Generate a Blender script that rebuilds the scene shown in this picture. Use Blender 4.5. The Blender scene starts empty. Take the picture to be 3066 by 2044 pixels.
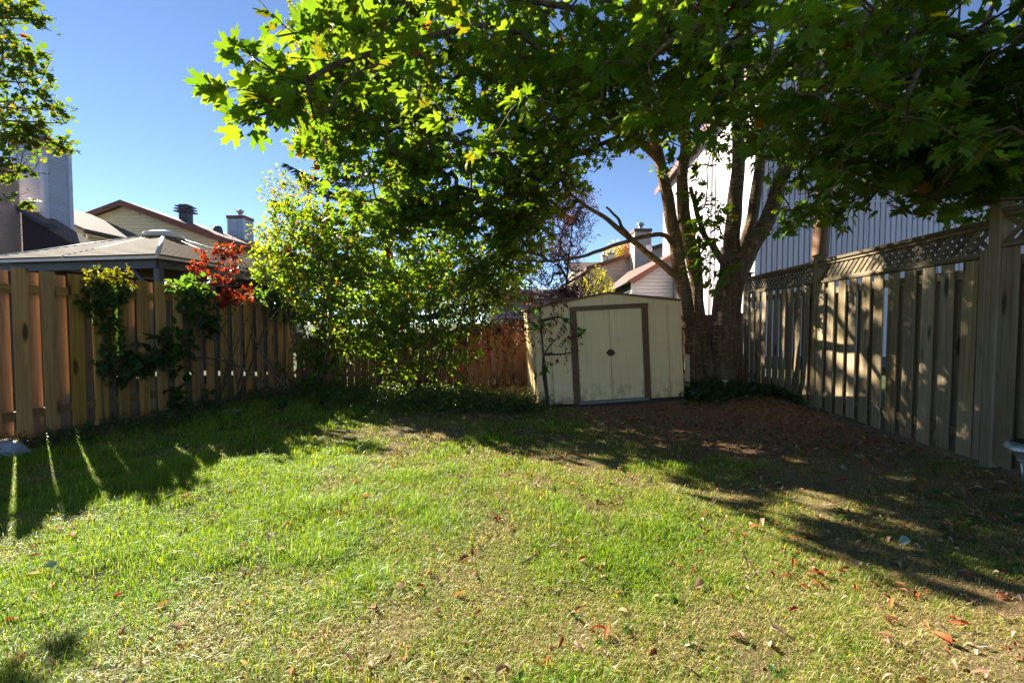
import bpy, math, random
import numpy as np
from mathutils import Vector, Matrix, Euler
R = math.radians
rng = np.random.default_rng(7)
random.seed(7)
scene = bpy.context.scene
COL = scene.collection

# ------------------------------------------------------------------ camera, sky, sun, exposure
CAM = np.array([0.0, 0.0, 1.27]); PITCH = R(2.35); FPX = 1363.0      # focal length in pixels of the 3066 px wide photograph
cam_data = bpy.data.cameras.new('camera'); cam = bpy.data.objects.new('camera', cam_data); COL.objects.link(cam)
cam.location = CAM; cam.rotation_euler = (R(90) - PITCH, 0, 0)
cam_data.sensor_width = 36; cam_data.lens = 36 * FPX / 3066; cam_data.clip_start = 0.05; cam_data.clip_end = 3000
scene.camera = cam
SUN_AZ, SUN_EL = R(-47.0), R(29.0)                                    # azimuth from +Y, positive to the right
world = bpy.data.worlds.new('World'); scene.world = world; world.use_nodes = True
wn = world.node_tree.nodes; bg = wn['Background']
sky = wn.new('ShaderNodeTexSky'); sky.sky_type = 'NISHITA'; sky.sun_disc = False
sky.sun_elevation = SUN_EL; sky.sun_rotation = SUN_AZ
sky.air_density = 0.5; sky.dust_density = 0.0; sky.ozone_density = 2.0; sky.altitude = 80
world.node_tree.links.new(sky.outputs[0], bg.inputs[0]); bg.inputs[1].default_value = 0.053
sun_data = bpy.data.lights.new('sun', 'SUN'); sun = bpy.data.objects.new('sun', sun_data); COL.objects.link(sun)
sun_data.energy = 4.4; sun_data.angle = R(0.5); sun_data.color = (1.0, 0.93, 0.80)
sd = Vector((math.sin(SUN_AZ) * math.cos(SUN_EL), math.cos(SUN_AZ) * math.cos(SUN_EL), math.sin(SUN_EL)))
sun.location = sd * 60; sun.rotation_euler = (-sd).to_track_quat('-Z', 'Y').to_euler()
vs = scene.view_settings; vs.view_transform = 'Standard'; vs.look = 'None'; vs.gamma = 1.0; vs.exposure = 2.25; vs.use_curve_mapping = False
scene.render.engine = 'CYCLES'
cy = scene.cycles; cy.max_bounces = 7; cy.diffuse_bounces = 4; cy.glossy_bounces = 2; cy.transmission_bounces = 5; cy.transparent_max_bounces = 6
cy.caustics_reflective = False; cy.caustics_refractive = False; cy.sample_clamp_indirect = 8.0

# ------------------------------------------------------------------ geometry helpers
cp, sp = math.cos(PITCH), math.sin(PITCH)
def P(u, v, Y):
    """world point at depth Y on the sight line through photo pixel (u, v)"""
    a, b = (u - 1533) / FPX, (1022 - v) / FPX
    d = np.array([a, cp + b * sp, -sp + b * cp])
    return CAM + d * (Y / d[1])
def project(p):
    d = np.asarray(p, float) - CAM
    f = d[..., 1] * cp - d[..., 2] * sp; up = d[..., 1] * sp + d[..., 2] * cp
    f = np.where(f < 0.05, 0.05, f)
    return 1533 + FPX * d[..., 0] / f, 1022 - FPX * up / f
_tab = rng.random((256, 256))
def vnoise(x, y, s=1.0, o=0):
    x = np.asarray(x, float) * s + 37.3 + o * 11.7; y = np.asarray(y, float) * s + 91.1 + o * 5.3
    xi, yi = np.floor(x).astype(int), np.floor(y).astype(int); fx, fy = x - xi, y - yi
    fx, fy = fx * fx * (3 - 2 * fx), fy * fy * (3 - 2 * fy)
    g = lambda i, j: _tab[(xi + i) & 255, (yi + j) & 255]
    return (g(0, 0) * (1 - fx) + g(1, 0) * fx) * (1 - fy) + (g(0, 1) * (1 - fx) + g(1, 1) * fx) * fy
def fbm(x, y, s, o=0, n=3):
    t = 0; w = 0
    for k in range(n):
        t = t + vnoise(x, y, s * 2 ** k, o + k * 3) * 0.5 ** k; w += 0.5 ** k
    return t / w
def gh(x, y):
    """height of the ground"""
    x = np.asarray(x, float); y = np.asarray(y, float)
    h = (fbm(x, y, 0.9, 2) - 0.5) * 0.05 + (vnoise(x, y, 5, 9) - 0.5) * 0.012
    h = h + 0.13 * np.exp(-(((x - 3.4) / 1.1) ** 2 + ((y - 8.0) / 1.2) ** 2))
    h = h + 0.05 * np.exp(-((y - 8.4) / 0.7) ** 2) * (np.abs(x) < 6)
    return h * np.exp(-np.maximum(0, np.hypot(x, y - 5) - 9) / 6)
def ghs(x, y): return float(gh(x, y))

def mesh_from(name, V, T, cols=None, smooth=False, quads=None):
    """V (n,3), T (m,3) triangles as arrays -> mesh"""
    me = bpy.data.meshes.new(name); V = np.asarray(V, np.float32); T = np.asarray(T, np.int32)
    k = T.shape[1]
    me.vertices.add(len(V)); me.vertices.foreach_set('co', V.ravel())
    me.loops.add(T.size); me.loops.foreach_set('vertex_index', T.ravel())
    me.polygons.add(len(T)); me.polygons.foreach_set('loop_start', np.arange(0, T.size, k, dtype=np.int32))
    if cols is not None:
        ca = me.color_attributes.new('col', 'FLOAT_COLOR', 'POINT')
        c = np.ones((len(V), 4), np.float32); c[:, :3] = cols; ca.data.foreach_set('color', c.ravel())
    if smooth: me.polygons.foreach_set('use_smooth', np.ones(len(T), bool))
    me.update(calc_edges=True); return me
def link(name, me, mt, parent=None, kind=None):
    o = bpy.data.objects.new(name, me); COL.objects.link(o)
    if mt is not None and me is not None and not me.materials: me.materials.append(mt)
    if parent is not None: o.parent = parent
    if kind: o['kind'] = kind
    return o
def tag(o, label=None, cat=None, group=None, kind=None):
    if label: o['label'] = label
    if cat: o['category'] = cat
    if group: o['group'] = group
    if kind: o['kind'] = kind
    return o
def empty(name, loc, label=None, cat=None, group=None, rot=(0, 0, 0)):
    o = bpy.data.objects.new(name, None); COL.objects.link(o); o.location = loc; o.rotation_euler = rot; o.empty_display_size = 0.2
    return tag(o, label, cat, group)

class MB:
    """collects boxes, prisms and tubes into one mesh"""
    def __init__(s, off=(0, 0, 0)): s.v = []; s.f = []; s.sm = []; s.off = np.array(off, float)
    def add(s, V, F, smooth=False):
        n = len(s.v); V = np.asarray(V, float) - s.off
        s.v += [tuple(p) for p in V]; s.f += [tuple(i + n for i in f) for f in F]; s.sm += [smooth] * len(F); return s
    def box(s, c, size, M=None, ch=0.0):
        """box with chamfered long edges (ch), centre c, M optional 3x3 rotation"""
        hx, hy, hz = [q / 2 for q in size]
        if ch <= 0:
            V = np.array([(x, y, z) for z in (-hz, hz) for x, y in ((-hx, -hy), (hx, -hy), (hx, hy), (-hx, hy))])
            F = [(3, 2, 1, 0), (4, 5, 6, 7), (0, 1, 5, 4), (1, 2, 6, 5), (2, 3, 7, 6), (3, 0, 4, 7)]
        else:
            r = [(-hx + ch, -hy), (hx - ch, -hy), (hx, -hy + ch), (hx, hy - ch), (hx - ch, hy), (-hx + ch, hy), (-hx, hy - ch), (-hx, -hy + ch)]
            V = np.array([(x, y, -hz) for x, y in r] + [(x, y, hz) for x, y in r])
            F = [tuple(range(7, -1, -1)), tuple(range(8, 16))] + [(i, (i + 1) % 8, 8 + (i + 1) % 8, 8 + i) for i in range(8)]
        if M is not None: V = V @ np.asarray(M).T
        return s.add(V + np.asarray(c, float), F)
    def span(s, a, b, ch=0.0):
        a = np.minimum(a, b), np.maximum(a, b); return s.box((a[0] + a[1]) / 2, a[1] - a[0], None, ch)
    def poly(s, pts, thick):
        """flat polygon (world points) extruded by vector thick"""
        A = np.asarray(pts, float); n = len(A); V = np.vstack([A, A + np.asarray(thick, float)])
        return s.add(V, [tuple(range(n - 1, -1, -1)), tuple(range(n, 2 * n))] + [(i, (i + 1) % n, n + (i + 1) % n, n + i) for i in range(n)])
    def tube(s, pts, rad, n=8, cap=True, wob=0.0, seed=0):
        V, F = tube_geo(pts, rad, n, cap, wob, seed); return s.add(V, F, True)
    def build(s, name, mt, parent=None, kind=None):
        me = bpy.data.meshes.new(name); me.from_pydata(s.v, [], s.f)
        me.polygons.foreach_set('use_smooth', np.array(s.sm, bool)); me.update()
        return link(name, me, mt, parent, kind)
def tube_geo(pts, rad, n=8, cap=True, wob=0.0, seed=0):
    p = np.asarray(pts, float); m = len(p); rad = np.broadcast_to(np.asarray(rad, float), (m,))
    t = np.gradient(p, axis=0); t /= np.linalg.norm(t, axis=1)[:, None] + 1e-9
    ref = np.array([0.31, 0.87, 0.37]); nrm = np.cross(t[0], ref); nrm /= np.linalg.norm(nrm)
    ang = np.arange(n) * 2 * math.pi / n; V = []; q = np.random.default_rng(seed)
    ph = q.random(4) * 6.28
    for i in range(m):
        nrm = nrm - t[i] * nrm.dot(t[i]); nrm /= np.linalg.norm(nrm) + 1e-9; bi = np.cross(t[i], nrm)
        rr = rad[i] * (1 + wob * (np.sin(3 * ang + ph[0] + i * .35) * .6 + np.sin(2 * ang + ph[1] - i * .2) * .5 + np.sin(5 * ang + ph[2] + i * .5) * .3))
        V.append(p[i] + (np.cos(ang) * rr)[:, None] * nrm + (np.sin(ang) * rr)[:, None] * bi)
    V = np.vstack(V)
    F = [(i * n + j, i * n + (j + 1) % n, (i + 1) * n + (j + 1) % n, (i + 1) * n + j) for i in range(m - 1) for j in range(n)]
    if cap: F += [tuple(range(n - 1, -1, -1)), tuple(range((m - 1) * n, m * n))]
    return V, F
def smooth_path(pts, k=6):
    """Catmull-Rom through rows of any width"""
    p = np.asarray(pts, float); q = np.vstack([2 * p[0] - p[1], p, 2 * p[-1] - p[-2]]); out = []
    for i in range(1, len(q) - 2):
        a, b, c, d = q[i - 1:i + 3]
        for t in np.linspace(0, 1, k, endpoint=False):
            out.append(0.5 * (2 * b + (c - a) * t + (2 * a - 5 * b + 4 * c - d) * t * t + (3 * b - a - 3 * c + d) * t ** 3))
    return np.array(out + [p[-1]])

# ------------------------------------------------------------------ materials
class NT:
    def __init__(s, name):
        s.m = bpy.data.materials.new(name); s.m.use_nodes = True; s.t = s.m.node_tree; s.t.nodes.clear()
        s.out = s.t.nodes.new('ShaderNodeOutputMaterial')
    def n(s, ty, ins=None, **kw):
        nd = s.t.nodes.new('ShaderNode' + ty)
        for k, v in kw.items(): setattr(nd, k, v)
        for k, v in (ins or {}).items():
            if isinstance(v, bpy.types.NodeSocket): s.t.links.new(v, nd.inputs[k])
            else: nd.inputs[k].default_value = v
        return nd
    def ramp(s, fac, stops):
        r = s.n('ValToRGB', {0: fac}); e = r.color_ramp.elements
        while len(e) < len(stops): e.new(0.5)
        for el, (p, c) in zip(e, stops): el.position = p; el.color = (*c, 1) if len(c) == 3 else c
        return r.outputs[0]
    def mix(s, f, a, b, mode='MIX'):
        nd = s.n('Mix', data_type='RGBA', blend_type=mode)
        for k, v in ((0, f), (6, a), (7, b)):
            if isinstance(v, bpy.types.NodeSocket): s.t.links.new(v, nd.inputs[k])
            else: nd.inputs[k].default_value = (*v, 1) if isinstance(v, tuple) and len(v) == 3 else v
        return nd.outputs[2]
    def math(s, op, a, b=0.0, c=0.0, clamp=False):
        nd = s.n('Math', {0: a, 1: b, 2: c}, operation=op, use_clamp=clamp); return nd.outputs[0]
    def coords(s, scale=(1, 1, 1), rand=True):
        tc = s.n('TexCoord').outputs['Object']
        if rand:
            r = s.math('MULTIPLY', s.n('ObjectInfo').outputs['Random'], 37.0)
            tc = s.n('VectorMath', {0: tc, 1: s.n('CombineXYZ', {0: r, 1: r, 2: r}).outputs[0]}, operation='ADD').outputs[0]
        return s.n('VectorMath', {0: tc, 1: scale}, operation='MULTIPLY').outputs[0]
    def noise(s, vec, scale=1.0, detail=4, rough=0.6):
        return s.n('TexNoise', {'Vector': vec, 'Scale': scale, 'Detail': detail, 'Roughness': rough}).outputs[0]
    def done(s, col, rough=0.6, spec=0.3, bump=None, bs=0.3, bd=0.01, metal=0.0):
        b = s.n('BsdfPrincipled', {'Roughness': rough, 'Specular IOR Level': spec, 'Metallic': metal})
        if isinstance(col, tuple): b.inputs['Base Color'].default_value = (*col, 1)
        else: s.t.links.new(col, b.inputs['Base Color'])
        if bump is not None:
            s.t.links.new(s.n('Bump', {'Height': bump, 'Strength': bs, 'Distance': bd}).outputs[0], b.inputs['Normal'])
        s.t.links.new(b.outputs[0], s.out.inputs[0]); return s.m

def wood(name, dark, mid, light, grey, grey_amt, long_axis=2, knots=True):
    t = NT(name); sc = [9, 9, 9]; sc[long_axis] = 0.55
    vec = t.coords(tuple(sc)); g1 = t.noise(vec, 2.2, 6, 0.65); fine = t.noise(t.coords(tuple(q * (7 if i != long_axis else 3) for i, q in enumerate(sc))), 1.5, 3, 0.7)
    c = t.ramp(g1, [(0.28, dark), (0.5, mid), (0.72, light)])
    c = t.mix(t.ramp(fine, [(0.35, (0.35,) * 3), (0.6, (0, 0, 0))]), c, tuple(q * 0.45 for q in dark))
    w = t.noise(t.coords((1.3, 1.3, 0.7)), 1.0, 4, 0.6)
    c = t.mix(t.math('MULTIPLY', t.ramp(w, [(0.38, (0, 0, 0)), (0.65, (1, 1, 1))]), grey_amt), c, grey)
    rnd = t.n('ObjectInfo').outputs['Random']
    hsv = t.n('HueSaturation', {'Hue': t.math('MULTIPLY_ADD', rnd, 0.010, 0.491), 'Saturation': t.math('MULTIPLY_ADD', rnd, 0.14, 0.94),
              'Value': t.math('MULTIPLY_ADD', t.math('FRACT', t.math('MULTIPLY', rnd, 7.31)), 0.5, 0.74), 'Color': c}).outputs[0]
    if knots:
        ks = [5.0, 5.0, 5.0]; ks[long_axis] = 2.3
        vo = t.n('TexVoronoi', {'Vector': t.coords(tuple(ks)), 'Scale': 1.0}).outputs['Distance']
        hsv = t.mix(t.ramp(vo, [(0.09, (0.9,) * 3), (0.17, (0, 0, 0))]), hsv, tuple(q * 0.25 for q in dark))
    return t.done(hsv, 0.75, 0.2, t.math('ADD', g1, t.math('MULTIPLY', fine, 0.7)), 0.5, 0.006)

M = {}
M['wood_tan'] = wood('tan cedar board', (0.24, 0.115, 0.032), (0.44, 0.24, 0.070), (0.56, 0.34, 0.11), (0.35, 0.225, 0.09), 0.3)
M['wood_tan_back'] = wood('glow damped cedar board', (0.16, 0.105, 0.058), (0.265, 0.185, 0.11), (0.34, 0.25, 0.155), (0.24, 0.19, 0.13), 0.4)  # duller copy of the tan board, its tone counters orange light bounced in the slots
M['wood_tan_rail'] = wood('tan cedar rail', (0.19, 0.09, 0.03), (0.33, 0.18, 0.06), (0.42, 0.24, 0.09), (0.26, 0.18, 0.08), 0.3, 0, False)
M['wood_grey'] = wood('weathered board', (0.14, 0.092, 0.040), (0.31, 0.228, 0.115), (0.44, 0.345, 0.20), (0.36, 0.31, 0.215), 0.45)
M['wood_grey_rail'] = wood('weathered rail', (0.09, 0.06, 0.028), (0.19, 0.14, 0.072), (0.28, 0.215, 0.125), (0.22, 0.19, 0.135), 0.5, 0, False)
M['wood_old'] = wood('old brown board', (0.11, 0.05, 0.02), (0.25, 0.13, 0.055), (0.36, 0.20, 0.095), (0.26, 0.18, 0.12), 0.4)
M['wood_old_rail'] = wood('old brown rail', (0.085, 0.045, 0.022), (0.18, 0.11, 0.058), (0.27, 0.17, 0.10), (0.22, 0.17, 0.13), 0.5, 0, False)

def paint(name, col, rough=0.5, var=0.12, dirt=None, spec=0.3):
    t = NT(name); v = t.noise(t.coords((1, 1, 1)), 1.7, 5, 0.65)
    c = t.mix(t.ramp(v, [(0.3, (var * 3,) * 3), (0.7, (0, 0, 0))]), col, tuple(q * 0.62 for q in col))
    rnd = t.n('ObjectInfo').outputs['Random']
    c = t.n('HueSaturation', {'Value': t.math('MULTIPLY_ADD', rnd, 0.12, 0.94), 'Color': c}).outputs[0]
    if dirt:
        d = t.noise(t.coords((7, 7, 3)), 1.0, 6, 0.75)
        c = t.mix(t.ramp(d, [(0.56, (0, 0, 0)), (0.72, (0.6,) * 3)]), c, dirt)
    return t.done(c, rough, spec, v, 0.05, 0.01)
M['siding_white'] = paint('off white siding', (0.76, 0.73, 0.72))
M['siding_mauve'] = paint('pale mauve siding', (0.68, 0.58, 0.62))
M['groove'] = paint('dark siding groove', (0.10, 0.075, 0.095))
M['siding_lilac'] = paint('pale grey siding', (0.50, 0.55, 0.66))
M['siding_cream'] = paint('cream siding', (0.80, 0.68, 0.44))
M['siding_peach'] = paint('peach siding', (0.80, 0.60, 0.48))
M['siding_brown'] = paint('brown lap siding', (0.56, 0.42, 0.35), 0.7)
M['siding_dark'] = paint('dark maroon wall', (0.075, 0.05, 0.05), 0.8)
M['siding_olive'] = paint('dark brown siding', (0.10, 0.085, 0.06), 0.8)  # one dark brown tone, for the bungalow side wall and the wall vent
M['trim_brown'] = paint('red brown trim', (0.21, 0.075, 0.045), 0.55)
M['trim_dark'] = paint('dark brown trim', (0.06, 0.04, 0.032), 0.6)
M['trim_white'] = paint('white trim', (0.74, 0.73, 0.70), 0.45)
M['steel_slate'] = paint('slate grey steel', (0.085, 0.095, 0.11), 0.5)
M['steel_light'] = paint('pale metal trim', (0.62, 0.58, 0.52), 0.4)
M['roof_metal'] = paint('brown grey metal roof', (0.19, 0.138, 0.092), 0.8, spec=.03)
M['galv'] = NT('galvanised metal').done((0.42, 0.43, 0.44), 0.35, 0.5, metal=0.8)
M['glass_dark'] = NT('dark window glass').done((0.03, 0.035, 0.04), 0.08, 0.6)
M['dish'] = paint('grey dish', (0.36, 0.34, 0.36), 0.5)
M['black_plastic'] = NT('black plastic').done((0.012, 0.012, 0.013), 0.4, 0.4)
M['stone'] = paint('pale rounded stone', (0.34, 0.34, 0.37), 0.8, 0.25)
def shingle():
    t = NT('shingle roof'); tc = t.coords((1, 1, 1), False)
    br = t.n('TexBrick', {'Vector': tc, 'Color1': (0.16, 0.11, 0.09, 1), 'Color2': (0.23, 0.16, 0.13, 1), 'Mortar': (0.05, 0.035, 0.03, 1), 'Scale': 3.0, 'Mortar Size': 0.03})
    nz = t.noise(t.coords((1, 1, 1), False), 12, 4); c = t.mix(0.5, br.outputs[0], t.ramp(nz, [(0.3, (0.10, 0.075, 0.065)), (0.7, (0.27, 0.2, 0.17))]))
    return t.done(c, 0.9, 0.1, nz, 0.4, 0.02)
M['shingle'] = shingle()
def bark():
    t = NT('maple bark'); v = t.noise(t.coords((9, 9, 1.6), False), 1.4, 7, 0.7)
    c = t.ramp(v, [(0.3, (0.065, 0.038, 0.020)), (0.52, (0.20, 0.125, 0.070)), (0.75, (0.36, 0.245, 0.145))])
    l = t.noise(t.coords((7, 7, 46), False), 1.0, 3, 0.6)
    lf = t.ramp(l, [(0.56, (0, 0, 0)), (0.66, (0.75,) * 3)]); c = t.mix(lf, c, (0.50, 0.38, 0.25))
    gm = t.noise(t.coords((1.5, 1.5, 0.8), False), 1.0, 4); c = t.mix(t.ramp(gm, [(0.5, (0, 0, 0)), (0.72, (0.45,) * 3)]), c, (0.12, 0.12, 0.05))
    return t.done(c, 0.85, 0.2, t.math('ADD', v, t.math('MULTIPLY', l, 0.5)), 1.0, 0.05)
M['bark'] = bark()
def twigm(name, a, b):
    t = NT(name); v = t.noise(t.coords((14, 14, 14), False), 1.0, 4); return t.done(t.ramp(v, [(0.3, a), (0.7, b)]), 0.8, 0.2, v, 0.4, 0.005)
M['twig'] = twigm('twig bark', (0.06, 0.04, 0.026), (0.17, 0.12, 0.08))
M['twig_dark'] = twigm('dark stem', (0.035, 0.024, 0.018), (0.10, 0.07, 0.05))
M['petiole'] = twigm('reddish petiole', (0.22, 0.06, 0.03), (0.3, 0.12, 0.05))

def leafmat(name, trans=(2.3, 1.9, 0.5), tf=0.5, rough=0.42, spec=0.35, veins=False):
    """thin leaf: colour attribute col, reflected and transmitted light"""
    t = NT(name); c = t.n('VertexColor', layer_name='col').outputs[0]
    ob = t.n('ObjectInfo').outputs['Random']
    nz = t.noise(t.coords((1, 1, 1), False), 22.0, 3)
    c = t.n('HueSaturation', {'Value': t.math('MULTIPLY_ADD', nz, 0.7, 0.65), 'Hue': t.math('MULTIPLY_ADD', ob, 0.02, 0.49), 'Color': c}).outputs[0]
    tr = t.mix(1.0, c, (*trans, 1), 'MULTIPLY')
    b = t.n('BsdfPrincipled', {'Base Color': c, 'Roughness': rough, 'Specular IOR Level': spec})
    d = t.n('BsdfTranslucent', {0: tr}); ms = t.n('MixShader', {0: tf, 1: b.outputs[0], 2: d.outputs[0]})
    t.t.links.new(ms.outputs[0], t.out.inputs[0]); return t.m
M['leaf'] = leafmat('maple leaf', (2.9, 2.1, 0.45), 0.56, 0.5, 0.2)
M['leaf_shrub'] = leafmat('shrub leaf', (3.4, 3.0, 0.5), 0.60, 0.33, 0.5)
M['leaf_red'] = leafmat('red leaf', (1.7, 1.5, 1.0), 0.45)
M['leaf_dry'] = leafmat('dry leaf', (1.3, 1.2, 1.0), 0.25, 0.7, 0.15)
M['needle'] = leafmat('needles', (1.2, 1.2, 0.6), 0.25, 0.6)
M['grass'] = leafmat('grass blade', (1.6, 1.5, 0.4), 0.45, 0.45, 0.4)

# ------------------------------------------------------------------ ground: one sheet to the horizon
FL = (-5.30, 4.755, 0.2346)                     # left fence: x, y of a point, dx/dy
FR = (4.22, 4.09, 0.0968)                       # right fence
def xl(y): return FL[0] + FL[2] * (np.asarray(y) - FL[1])
def xr(y): return FR[0] + FR[2] * (np.asarray(y) - FR[1])
def yback(x): return 8.95 + 0.06 * (np.asarray(x) + 4.3)
def dirt(x, y):
    """0 lawn .. 1 bare soil: the bed along the left fence, below the shrubs, round the tree"""
    x = np.asarray(x, float); y = np.asarray(y, float); n = (fbm(x, y, 1.3, 4) - 0.5)
    bed = np.clip((0.62 + n * 0.9 - (x - xl(y))) / 0.35, 0, 1)
    back = np.clip((y - (6.75 + n * 1.1 - 0.2 * np.clip(x, -3, 3))) / 0.5, 0, 1)
    q = ((x - 2.8) / 2.5) ** 2 + ((y - 5.9) / 2.2) ** 2
    tree = np.clip((1.05 + n * 1.3 - q) / 0.6, 0, 1)
    strip = np.clip((0.45 + n * 1.6 - (xr(y) - x)) / 0.5, 0, 1)
    worn = np.clip((fbm(x, y, 1.5, 44, 4) - 0.62) / 0.10, 0, 1) * 0.6 * (x > -1.2)
    return np.maximum.reduce([bed, back, tree * 0.93, strip * 0.8, worn])
def dry(x, y):
    """0 lush .. 1 straw"""
    x = np.asarray(x, float); y = np.asarray(y, float)
    base = 0.38 + 0.13 * (x - 0.1) + 0.03 * (y - 3)
    return np.clip(base + (fbm(x, y, 1.1, 20, 4) - 0.5) * 1.9 + (vnoise(x, y, 4.5, 30) - 0.5) * 0.55, 0, 1)
def build_ground():
    n = 320; a = np.linspace(-1, 1, n)
    gx = np.sinh(a * 5.2) / np.sinh(5.2) * 900; gy = np.sinh(a * 5.2) / np.sinh(5.2) * 900 + 4.5
    X, Y = np.meshgrid(gx, gy, indexing='ij'); Z = gh(X, Y)
    V = np.stack([X, Y, Z], -1).reshape(-1, 3)
    i = np.arange(n - 1)[:, None] * n + np.arange(n - 1)[None]; i = i.ravel()
    F = np.stack([i, i + n, i + n + 1, i + 1], 1)
    d = dirt(X, Y)[..., None]; s = dry(X, Y)[..., None]
    c = (1 - s) * np.array([0.07, 0.08, 0.022]) + s * np.array([0.27, 0.20, 0.10])  # lawn ground tones darkened to read as shade between the blades
    c = c * (1 - d) + d * np.array([0.34, 0.185, 0.105])
    far = ((X < xl(Y)) | (X > xr(Y)) | (Y > 9.3))[..., None]
    c = np.where(far, np.array([0.07, 0.09, 0.03]), c)
    me = mesh_from('ground', V, F, c.reshape(-1, 3), True)
    t = NT('lawn soil'); col = t.n('VertexColor', layer_name='col').outputs[0]
    tc = t.coords((1, 1, 1), False); nz = t.noise(tc, 55, 5, 0.75); n2 = t.noise(tc, 9, 5, 0.7)
    c2 = t.mix(t.ramp(nz, [(0.3, (0.6,) * 3), (0.52, (0, 0, 0))]), col, (0.06, 0.036, 0.022))
    c2 = t.mix(t.ramp(n2, [(0.55, (0, 0, 0)), (0.8, (0.55,) * 3)]), c2, (0.27, 0.19, 0.12))
    m = t.done(c2, 0.95, 0.1, nz, 1.0, 0.03)
    return link('ground', me, m, None, 'structure')
build_ground()

# ------------------------------------------------------------------ fences
Z3 = np.eye(3)
def board_mesh(name, w, th, h, ch=0.004):
    b = MB(); b.box((0, 0, h / 2), (w, th, h), None, ch)
    me = bpy.data.meshes.new(name); me.from_pydata(b.v, [], b.f); me.update(); return me
def place(name, me, mt, parent, loc, rot=(0, 0, 0), scale=(1, 1, 1)):
    o = link(name, me, mt, parent); o.location = loc; o.rotation_euler = rot; o.scale = scale; return o
def fence_root(name, x0, y0, dxdy, label):
    ang = math.atan2(1, dxdy)
    return empty(name, (x0, y0, 0), label, 'fence', None, (0, 0, ang)), (math.cos(ang), math.sin(ang))

# left: tan board-on-board fence
def left_fence():
    y0, y1 = 0.6, 8.95; x0 = float(xl(y0)); root, d = fence_root('board_fence', x0, y0, FL[2], 'tan board on board cedar fence with vines along the shaded left side')
    L = (y1 - y0) / d[1]; bm = board_mesh('fence_board', 0.142, 0.017, 1.0); pm = board_mesh('fence_post', 0.089, 0.089, 1.0, 0.006); bb = board_mesh('fence_board', 0.142, 0.017, 1.0)
    ysec = 6.95; s_sec = (ysec - y0) / d[1]
    q = random.Random(3); s = 0.05; k = 0
    while s < L:
        first = s < s_sec; wx, wy = x0 + d[0] * s, y0 + d[1] * s; g = ghs(wx, wy)
        top = (1.845 if first else 1.70) + q.uniform(-0.012, 0.012); z0 = g + (0.03 + q.uniform(0, 0.03))
        place('fence_board', bm, M['wood_tan'], root, (s, -0.030 + q.uniform(-.002, .002), z0), (q.uniform(-.004, .004), q.uniform(-.005, .005), q.uniform(-.015, .015)), (q.uniform(0.98, 1.02), 1, top - z0))
        # boards on the far side cover the gaps; a few have shrunk or slipped
        sb = s + 0.1275 + q.uniform(-0.006, 0.006); wide = 1.0
        if s > s_sec: wide = 0.62; sb += q.choice((-0.02, 0.015, 0.03))
        if 2.2 < s < 3.5: wide = 0.80; sb += 0.012
        if q.random() > (0.0 if first else 0.28):
            tb = (1.82 if first else 1.83) + q.uniform(-0.02, 0.02)
            place('fence_board', bb, M['wood_tan_back'], root, (sb, 0.030, z0 + 0.01), (0, q.uniform(-.006, .006), q.uniform(-.02, .02)), (wide, 1, tb - z0))
        s += 0.255; k += 1
    rail = board_mesh('rail', 0.089, 0.038, 1.0, 0.004)
    for z in (0.28, 1.63):
        b = MB(); b.box((L / 2, 0, z), (L, 0.040, 0.089), None, 0.0); b.build('rail', M['wood_tan_rail'], root)
    for s in (0.3, 2.75, 5.2, s_sec + 0.06, L - 0.02):
        place('fence_post', pm, M['wood_tan'], root, (s, 0.088, -0.2), (0, 0, 0), (1, 1, 2.0 if s < s_sec else 1.95))
left_fence()

# back: lower, old brown fence behind the shrubs
def back_fence():
    x0, y0 = -4.28, 9.0; root = empty('board_fence', (x0, y0, 0), 'low old brown fence of close boards behind the shrubs and the shed', 'fence', None, (0, 0, math.atan(0.06)))
    L = 9.6; bm = board_mesh('fence_board', 0.138, 0.018, 1.0); q = random.Random(5); s = 0.09
    while s < L:
        x = x0 + s; g = ghs(x, y0 + 0.06 * s); f = s / L
        top = np.interp(s, [0, 2.2, 4.6, 9.6], [0.97, 1.06, 1.36, 1.50]) + q.uniform(-0.03, 0.03)
        place('fence_board', bm, M['wood_old'], root, (s, -0.034 + q.choice((-.008, 0, .003)), g - .03), (q.uniform(-.008, .008), q.uniform(-.008, .008), q.uniform(-.02, .02)), (q.uniform(.9, 1.04), 1, top))
        s += 0.139 + q.choice((0, 0, 0, 0, 0.006))
    for z in (0.25, 0.85):
        MB().box((L / 2, 0.0, z), (L, 0.04, 0.089)).build('rail', M['wood_old_rail'], root)
    pm = board_mesh('fence_post', 0.1, 0.1, 1.0, 0.006)
    for s, h in ((0.05, 1.28), (2.3, 1.3), (4.6, 1.6), (7.0, 1.7), (9.4, 1.75)):
        place('fence_post', pm, M['wood_old'], root, (s, 0.08, -0.2), (0, 0, 0), (1, 1, h))
back_fence()

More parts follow.
